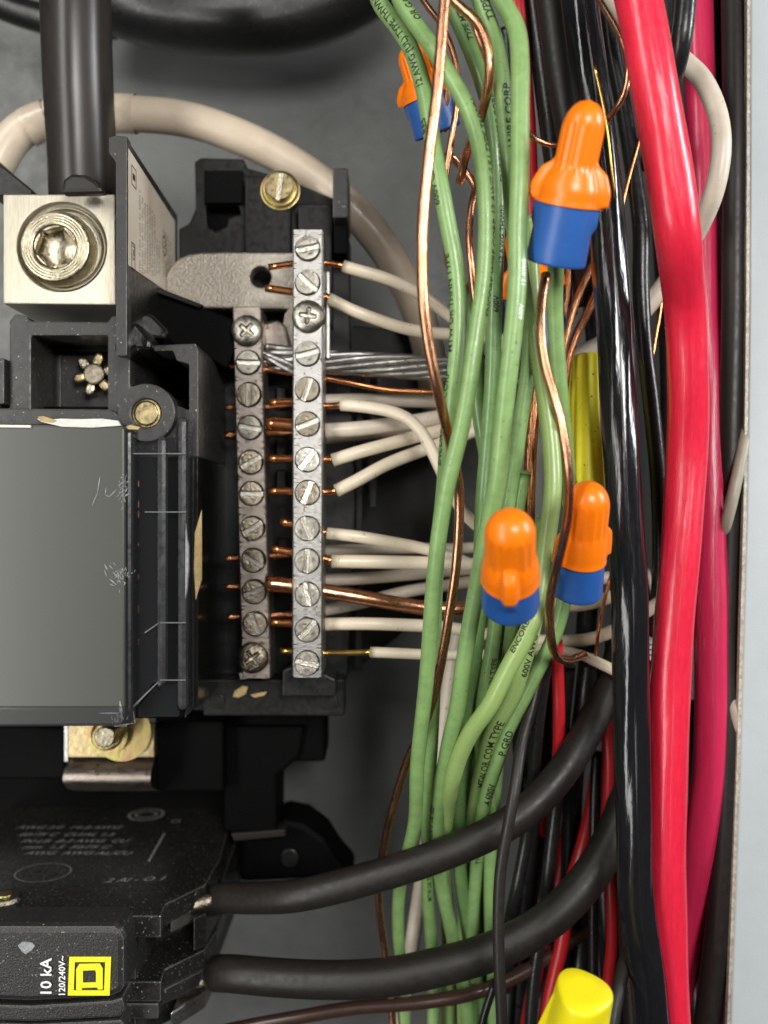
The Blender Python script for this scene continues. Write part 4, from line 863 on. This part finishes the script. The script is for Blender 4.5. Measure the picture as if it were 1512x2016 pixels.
bc([(1440,1380,.8),(1440,1600,.8),(1436,1800,.8),(1425,2080,.8)],'black wire low against the inside of the enclosure',44,'black')
bc([(1345,1380,.8),(1355,1500,.8),(1362,1600,1),(1358,1760,1),(1370,1900,.6),(1380,2100,.4)],'black wire low between the bright red and crimson cables',34,'black')
bc([(1440,-120,1.6),(1437,200,1.6),(1435,600,1.6),(1432,1000,1.6),(1428,1400,1.6),(1424,2080,1.6)],'black wire buried against the inside of the enclosure edge',50,'black')
bc([(1425,-120,2.6),(1428,500,2.6),(1420,1000,2.6),(1424,1500,2.6),(1400,2080,2.6)],'black wire deep behind the crimson cable',60,'black')
# cables from the breaker
cabA=wire('black_cable','blackmatte',[(402,1776,1.2),(440,1768,.7),(500,1768,.1),(580,1764,-.5),(660,1747,-.7),(740,1725,-.8),(830,1697,-.9),(920,1662,-.9),(990,1628,-.9),(1050,1584,-.8),(1105,1523,-.6),(1145,1460,-.3),(1180,1395,0),(1206,1335,.3),(1225,1270,.6)],63,
  'upper thick black cable curving from the breaker up to the right across the green wires','cable','thick cables leaving the breaker',ref=6,seg=30)
bare(cabA,[(335,1795,.35),(370,1786,.5),(420,1770,.65)],36,'screwdark')
cabB=wire('black_cable','blackmatte',[(428,1916,.7),(450,1916,.3),(540,1924,-.1),(650,1929,-.4),(760,1924,-.6),(870,1902,-.7),(970,1872,-.7),(1060,1826,-.7),(1125,1770,-.6),(1175,1705,-.4),(1210,1640,-.1),(1235,1570,.2),(1250,1500,.5)],72,
  'lower thick black cable curving from the breaker up to the right across the green wires','cable','thick cables leaving the breaker',ref=5,seg=30)
bare(cabB,[(335,1950,.4),(380,1938,.55),(432,1920,.7)],36,'screwdark')
bc([(400,2040,1.2),(480,2022,1.2),(580,2004,1.1),(700,1984,1),(820,1974,.8),(930,1955,.6),(1020,1920,.9),(1100,1870,1.4),(1200,1800,2)],'dark brownish wire sagging just below the lower thick cable',26,'brown',ref=3)
bc([(1062,1330,-1.5),(1045,1400,-1.8),(1025,1470,-2.1),(1014,1550,-2.5),(1000,1631,-2.6),(986,1714,-2.6),(981,1846,-2.6),(988,2016,-2.6),(992,2100,-2.6)],'grey sheened black wire crossing in front of both thick breaker cables',23,'blackmatte',ref=5)
bc([(1075,1300,-.5),(1060,1420,-.2),(1050,1540,.3),(1036,1648,.8),(1018,1747,.8),(1003,1820,1),(995,1950,1.2)],'black wire passing behind the upper breaker cable, right beside the green bundle',24,'black',ref=3)
bc([(1120,1310,0),(1110,1400,.3),(1104,1500,.6),(1094,1595,.9),(1080,1714,.9),(1072,1800,1),(1055,1900,1),(1040,2080,1)],'black wire with narrow highlight in the gap between both breaker cables',26,'black',ref=3)
bc([(1160,1300,.2),(1150,1400,.4),(1130,1520,1.6),(1125,1640,2),(1120,1800,2),(1110,2080,2)],'deep black wire low in the middle of the right hand bundle',38,'black')
bc([(1175,1480,.8),(1170,1600,.8),(1168,1720,.8),(1168,1850,.8),(1172,2080,.8)],'upright black wire with faint shine above the bottom yellow connector',20,'black')
bc([(1150,1700,2),(1148,1800,2),(1140,1950,1.5),(1135,2080,1)],'shadowed black wire entering the top of the bottom yellow connector',40,'black')
bc([(1262,1770,-1),(1240,1860,-1.6),(1222,1930,-2.2),(1208,2000,-2.6),(1200,2080,-2.8)],'grey sheened black wire touching the right of the bottom yellow connector',28,'blackmatte',ref=3)
bc([(975,1930,-.2),(965,1962,-.2),(953,2000,-.2),(940,2080,-.2)],'short black wire slanting down left below the lower breaker cable',16,'black')
bc([(1040,1330,1.6),(1030,1450,1.6),(1045,1600,1.8),(1035,1800,2.2),(1015,2080,2.4)],'deep black wire right behind the green bundle, low',44,'black')
bc([(1070,1310,2.2),(1072,1450,2.2),(1075,1650,2.6),(1090,1850,2.8),(1085,2080,2.8)],'blackest wire at the back of the lower bundle, behind the slim red ones',50,'black')
bc([(1215,1250,1),(1210,1450,1.4),(1190,1650,1.8),(1200,1850,1.6),(1215,2080,1.4)],'black wire behind the glossy cable low in the bundle',46,'black')
bc([(1245,1500,0),(1235,1700,.2),(1240,1850,.4),(1255,2080,.4)],'black wire under the right side of the glossy cable, bottom',44,'black')
bc([(1130,760,1.4),(1150,900,1.4),(1160,1100,1.6),(1150,1300,1.8)],'black wire in shade behind the back yellow connector',40,'black')
bc([(1180,420,.6),(1170,560,.8),(1180,700,1),(1220,900,1.2),(1250,1100,1.2),(1262,1250,1.2)],'black wire buried behind the glossy cable, upper half',44,'black')
bc([(1000,60,.8),(1010,250,.8),(1010,450,1.2),(1005,700,1.8),(1000,900,2)],'black wire lying deep behind the upper green bundle',40,'black')
bc([(955,700,2.4),(985,900,2.6),(1010,1100,2.8),(1020,1300,2.8)],'black wire far behind the white fan, inside the bundle',40,'black')
bc([(1290,300,1),(1310,560,1.2),(1320,800,1.2),(1310,1100,1),(1290,1400,.8),(1285,1700,.8),(1290,2080,.8)],'black wire filling the gap left of the bright red cable',40,'black')
# slim reds
def rw(pts,label,w=24,ref=None,m='redthin'): return wire('red_wire',m,pts,w,label,'wire',G5,ref=ref)
rw([(1010,-60,-.9),(1020,30,-.9),(1030,120,-.7),(1040,240,-.4),(1045,350,0),(1048,480,.5)],'slim red wire hugging the right of the green bundle at the top',30,ref=1)
rw([(1095,1260,-.4),(1098,1330,-.3),(1100,1400,-.2),(1099,1480,.2),(1090,1560,1),(1070,1640,1.8)],'slim red wire vanishing behind the upper thick breaker cable',24)
rw([(1190,1350,.3),(1195,1430,.3),(1200,1500,.3),(1197,1590,.5),(1190,1650,1)],'slim red wire just left of the glossy cable, upper of two in that gap',26)
rw([(1200,1700,.6),(1204,1780,.6),(1205,1860,.7),(1198,1930,.9),(1185,2060,1)],'slim red wire just left of the glossy cable, lower of two in that gap',24)
rw([(1178,1500,1.6),(1168,1570,1.6),(1156,1630,1.4),(1138,1698,1.2),(1118,1760,1.2),(1108,1850,1.1),(1092,1920,1.1),(1075,2000,1.1),(1065,2080,1.1)],'slim red wire slanting down left between both breaker cables',28)
rw([(1120,1620,2.2),(1095,1760,2.2),(1068,1880,1.8),(1050,1950,1.6),(1035,2040,1.6)],'slim red wire lowest and leftmost, under the lower breaker cable',28,ref=2)
# small white sticker scrap in the gap
o=slab('sticker_scrap',[(1268,1225),(1290,1215),(1295,1300),(1274,1300)],.3,.36,'sticker',None,bevel=.01); tag(o,'small white printed sticker scrap in the gap beside the bright red cable','sticker')
for y in (1268,1278,1288): box('printed_mark',1277,y,1292,y+3,.285,.31,'ink',o,0)

# ================================================================ WIRE CONNECTORS
def nut(base, tip, wskirt, label, roll=0.0, lc=0.62, nk=.70):
    """orange cap with blue skirt; base and tip are (px,py,d), width in px across the skirt"""
    b=P(*base); t=P(*tip); ax=(t-b); L=ax.length; ax.normalize()
    n=Vector((0,-1,0)); n=(n-ax*n.dot(ax)).normalized(); sd=n.cross(ax)
    R=sz(wskirt,base[2])/2
    root=thing('wire_connector', b, label, 'wire connector', 'orange and blue wire connectors')
    def loft(name, secs, m, na=96, closed_end=True):
        vs=[];fs=[]
        for (u,fn) in secs:
            for j in range(na):
                a=2*PI*j/na; r=fn(a); vs.append(b+ax*(u*L)+(n*math.cos(a+roll)+sd*math.sin(a+roll))*r)
        for i in range(len(secs)-1):
            for j in range(na):
                q=i*na+j;k=i*na+(j+1)%na; fs.append((q,k,k+na,q+na))
        vs.append(b+ax*(secs[-1][0]*L)); 
        for j in range(na): fs.append(((len(secs)-1)*na+j,(len(secs)-1)*na+(j+1)%na,len(vs)-1))
        return mk(name,vs,fs,m,root,True)
    wing=lambda a: max(math.exp(-((math.atan2(math.sin(a-PI/2),math.cos(a-PI/2)))/.25)**4), math.exp(-((math.atan2(math.sin(a+PI/2),math.cos(a+PI/2)))/.25)**4))
    rib=lambda a: (.5+.5*math.cos(a*16))**.5
    s0=1-lc
    sk=[(0.03,lambda a:R*.86),(0.0,lambda a:R*.93),(0.004,lambda a:R*.985),(.02,lambda a:R*1.0)]
    for k in range(1,9):
        u=.02+(s0-.02+.03)*k/8
        sk.append((u,lambda a,u=u:R*(1.0-.06*u/s0+.13*wing(a)*max(0,min(1,(u/s0-.62)/.08)))))
    loft('skirt',sk,'blue')
    cs=[(s0,lambda a:R*.90),(s0-.004,lambda a:R*(1.0+.16*wing(a)))]
    K=34
    for k in range(K+1):
        v=k/K; u=s0+(1-s0)*(1-(1-v)**1.25) if False else s0+(1-s0)*v
        def fn(a,v=v):
            neck=max(0,min(1,(v-.12)/.28)); neck=neck*neck*(3-2*neck)
            base_r=R*(.97*(1-neck)+nk*neck)
            if v>.68: base_r*=math.sqrt(max(0.0004,1-((v-.68)/.32)**2.2))
            wg=wing(a)*R*.34*max(0,min(1,1-(v-.34)/.09))*(1 if v>.0 else 0)
            rb=-R*.05*rib(a)*max(0,min(1,(v-.3)/.08))*max(0,min(1,(.80-v)/.08))
            lipp=R*.03*math.exp(-(v/.03)**2)
            return base_r*(1.0-.05*v)+wg+rb+lipp
        cs.append((u,fn))
    loft('cap',cs,'orange')
    return root
nut((1093,518,-5.2),(1160,196,-6.4),118,'orange and blue connector at the upper right, standing tilted in front of the black cables',roll=.25,lc=.62,nk=.70)
nut((1005,1188,-5.4),(1004,1014,-7.1),114,'orange and blue connector at the centre, tip leaning toward the viewer',roll=-1.35,lc=.68,nk=.86)
nut((1137,1166,-3.8),(1161,950,-5.0),96,'orange and blue connector at the right centre, half behind the snaking copper wire',roll=-.35,lc=.68,nk=.90)
nut((862,262,-1.8),(806,84,-2.4),94,'orange and blue connector behind green wires at the top left of the bundle',roll=.6,lc=.6)
nut((1068,690,-.8),(1022,440,-1.2),104,'orange and blue connector buried behind the central green wires',roll=.2,lc=.55)
def ynut(base, tip, w0, w1, label, m, roll=.2, top=True):
    b=P(*base); t=P(*tip); ax=(t-b); L=ax.length; ax.normalize(); n=Vector((0,-1,0)); n=(n-ax*n.dot(ax)).normalized(); sd=n.cross(ax)
    R0=sz(w0,base[2])/2; R1=sz(w1,tip[2])/2
    root=thing('wire_connector', b, label, 'wire connector', 'yellow wire connectors')
    na=84; secs=[0,.0,.02,.3,.6,.9,.96,.985,1,1,1]; rs=[.85,.97,1,1,1,1,1,.985,.93,.5,.3]
    vs=[];fs=[]
    for i,(u,k) in enumerate(zip(secs,rs)):
        for j in range(na):
            a=2*PI*j/na; R=(R0+(R1-R0)*u)*k
            six=math.cos(3*a); R*=1+.08*six+.035*math.cos(12*a)*(1 if 1<i<8 and m=='yellow2' else 0)
            if i>8: R=(R0+(R1-R0))*k
            off=.0 if i<9 else (-.05*R1*0)
            vs.append(b+ax*(u*L+off)+(n*math.cos(a+roll)+sd*math.sin(a+roll))*R)
    for i in range(len(secs)-1):
        for j in range(na): q=i*na+j;k=i*na+(j+1)%na; fs.append((q,k,k+na,q+na))
    fs.append([(len(secs)-1)*na+j for j in range(na)])
    o=mk('cap',vs,fs,m,root,True)
    # two long wings
    for sg in (-1,1):
        pts=[]
        for u,x in ((.02,1.0),(.05,1.22),(.35,1.18),(.8,1.02),(.95,.9)): pts.append((u,x))
        vs=[];fs=[]; th=R0*.16
        for u,x in pts:
            Rr_=(R0+(R1-R0)*u)
            for o_,q in ((-1,1),(1,1),(1,0),(-1,0)):
                rad=Rr_*(x if q else .5); vs.append(b+ax*(u*L)+(sd*math.cos(roll)-n*math.sin(roll))*sg*rad+(n*math.cos(roll)+sd*math.sin(roll))*o_*th)
        for i in range(len(pts)-1):
            for k in range(4): fs.append((i*4+k,i*4+(k+1)%4,i*4+4+(k+1)%4,i*4+4+k))
        fs.append((0,1,2,3)); fs.append(tuple(len(vs)-4+k for k in range(4)))
        mk('wing',vs,fs,m,root,False,bevel=.03)
    return root
ynut((1161,1010,-1.3),(1160,703,-1.0),88,76,'tall yellow connector behind the copper wire, above the right orange cap','yellow2',roll=.3)
ynut((1112,2110,-4.6),(1150,1950,-5.4),130,108,'bright yellow connector cut off by the bottom edge','yellow',roll=.45)
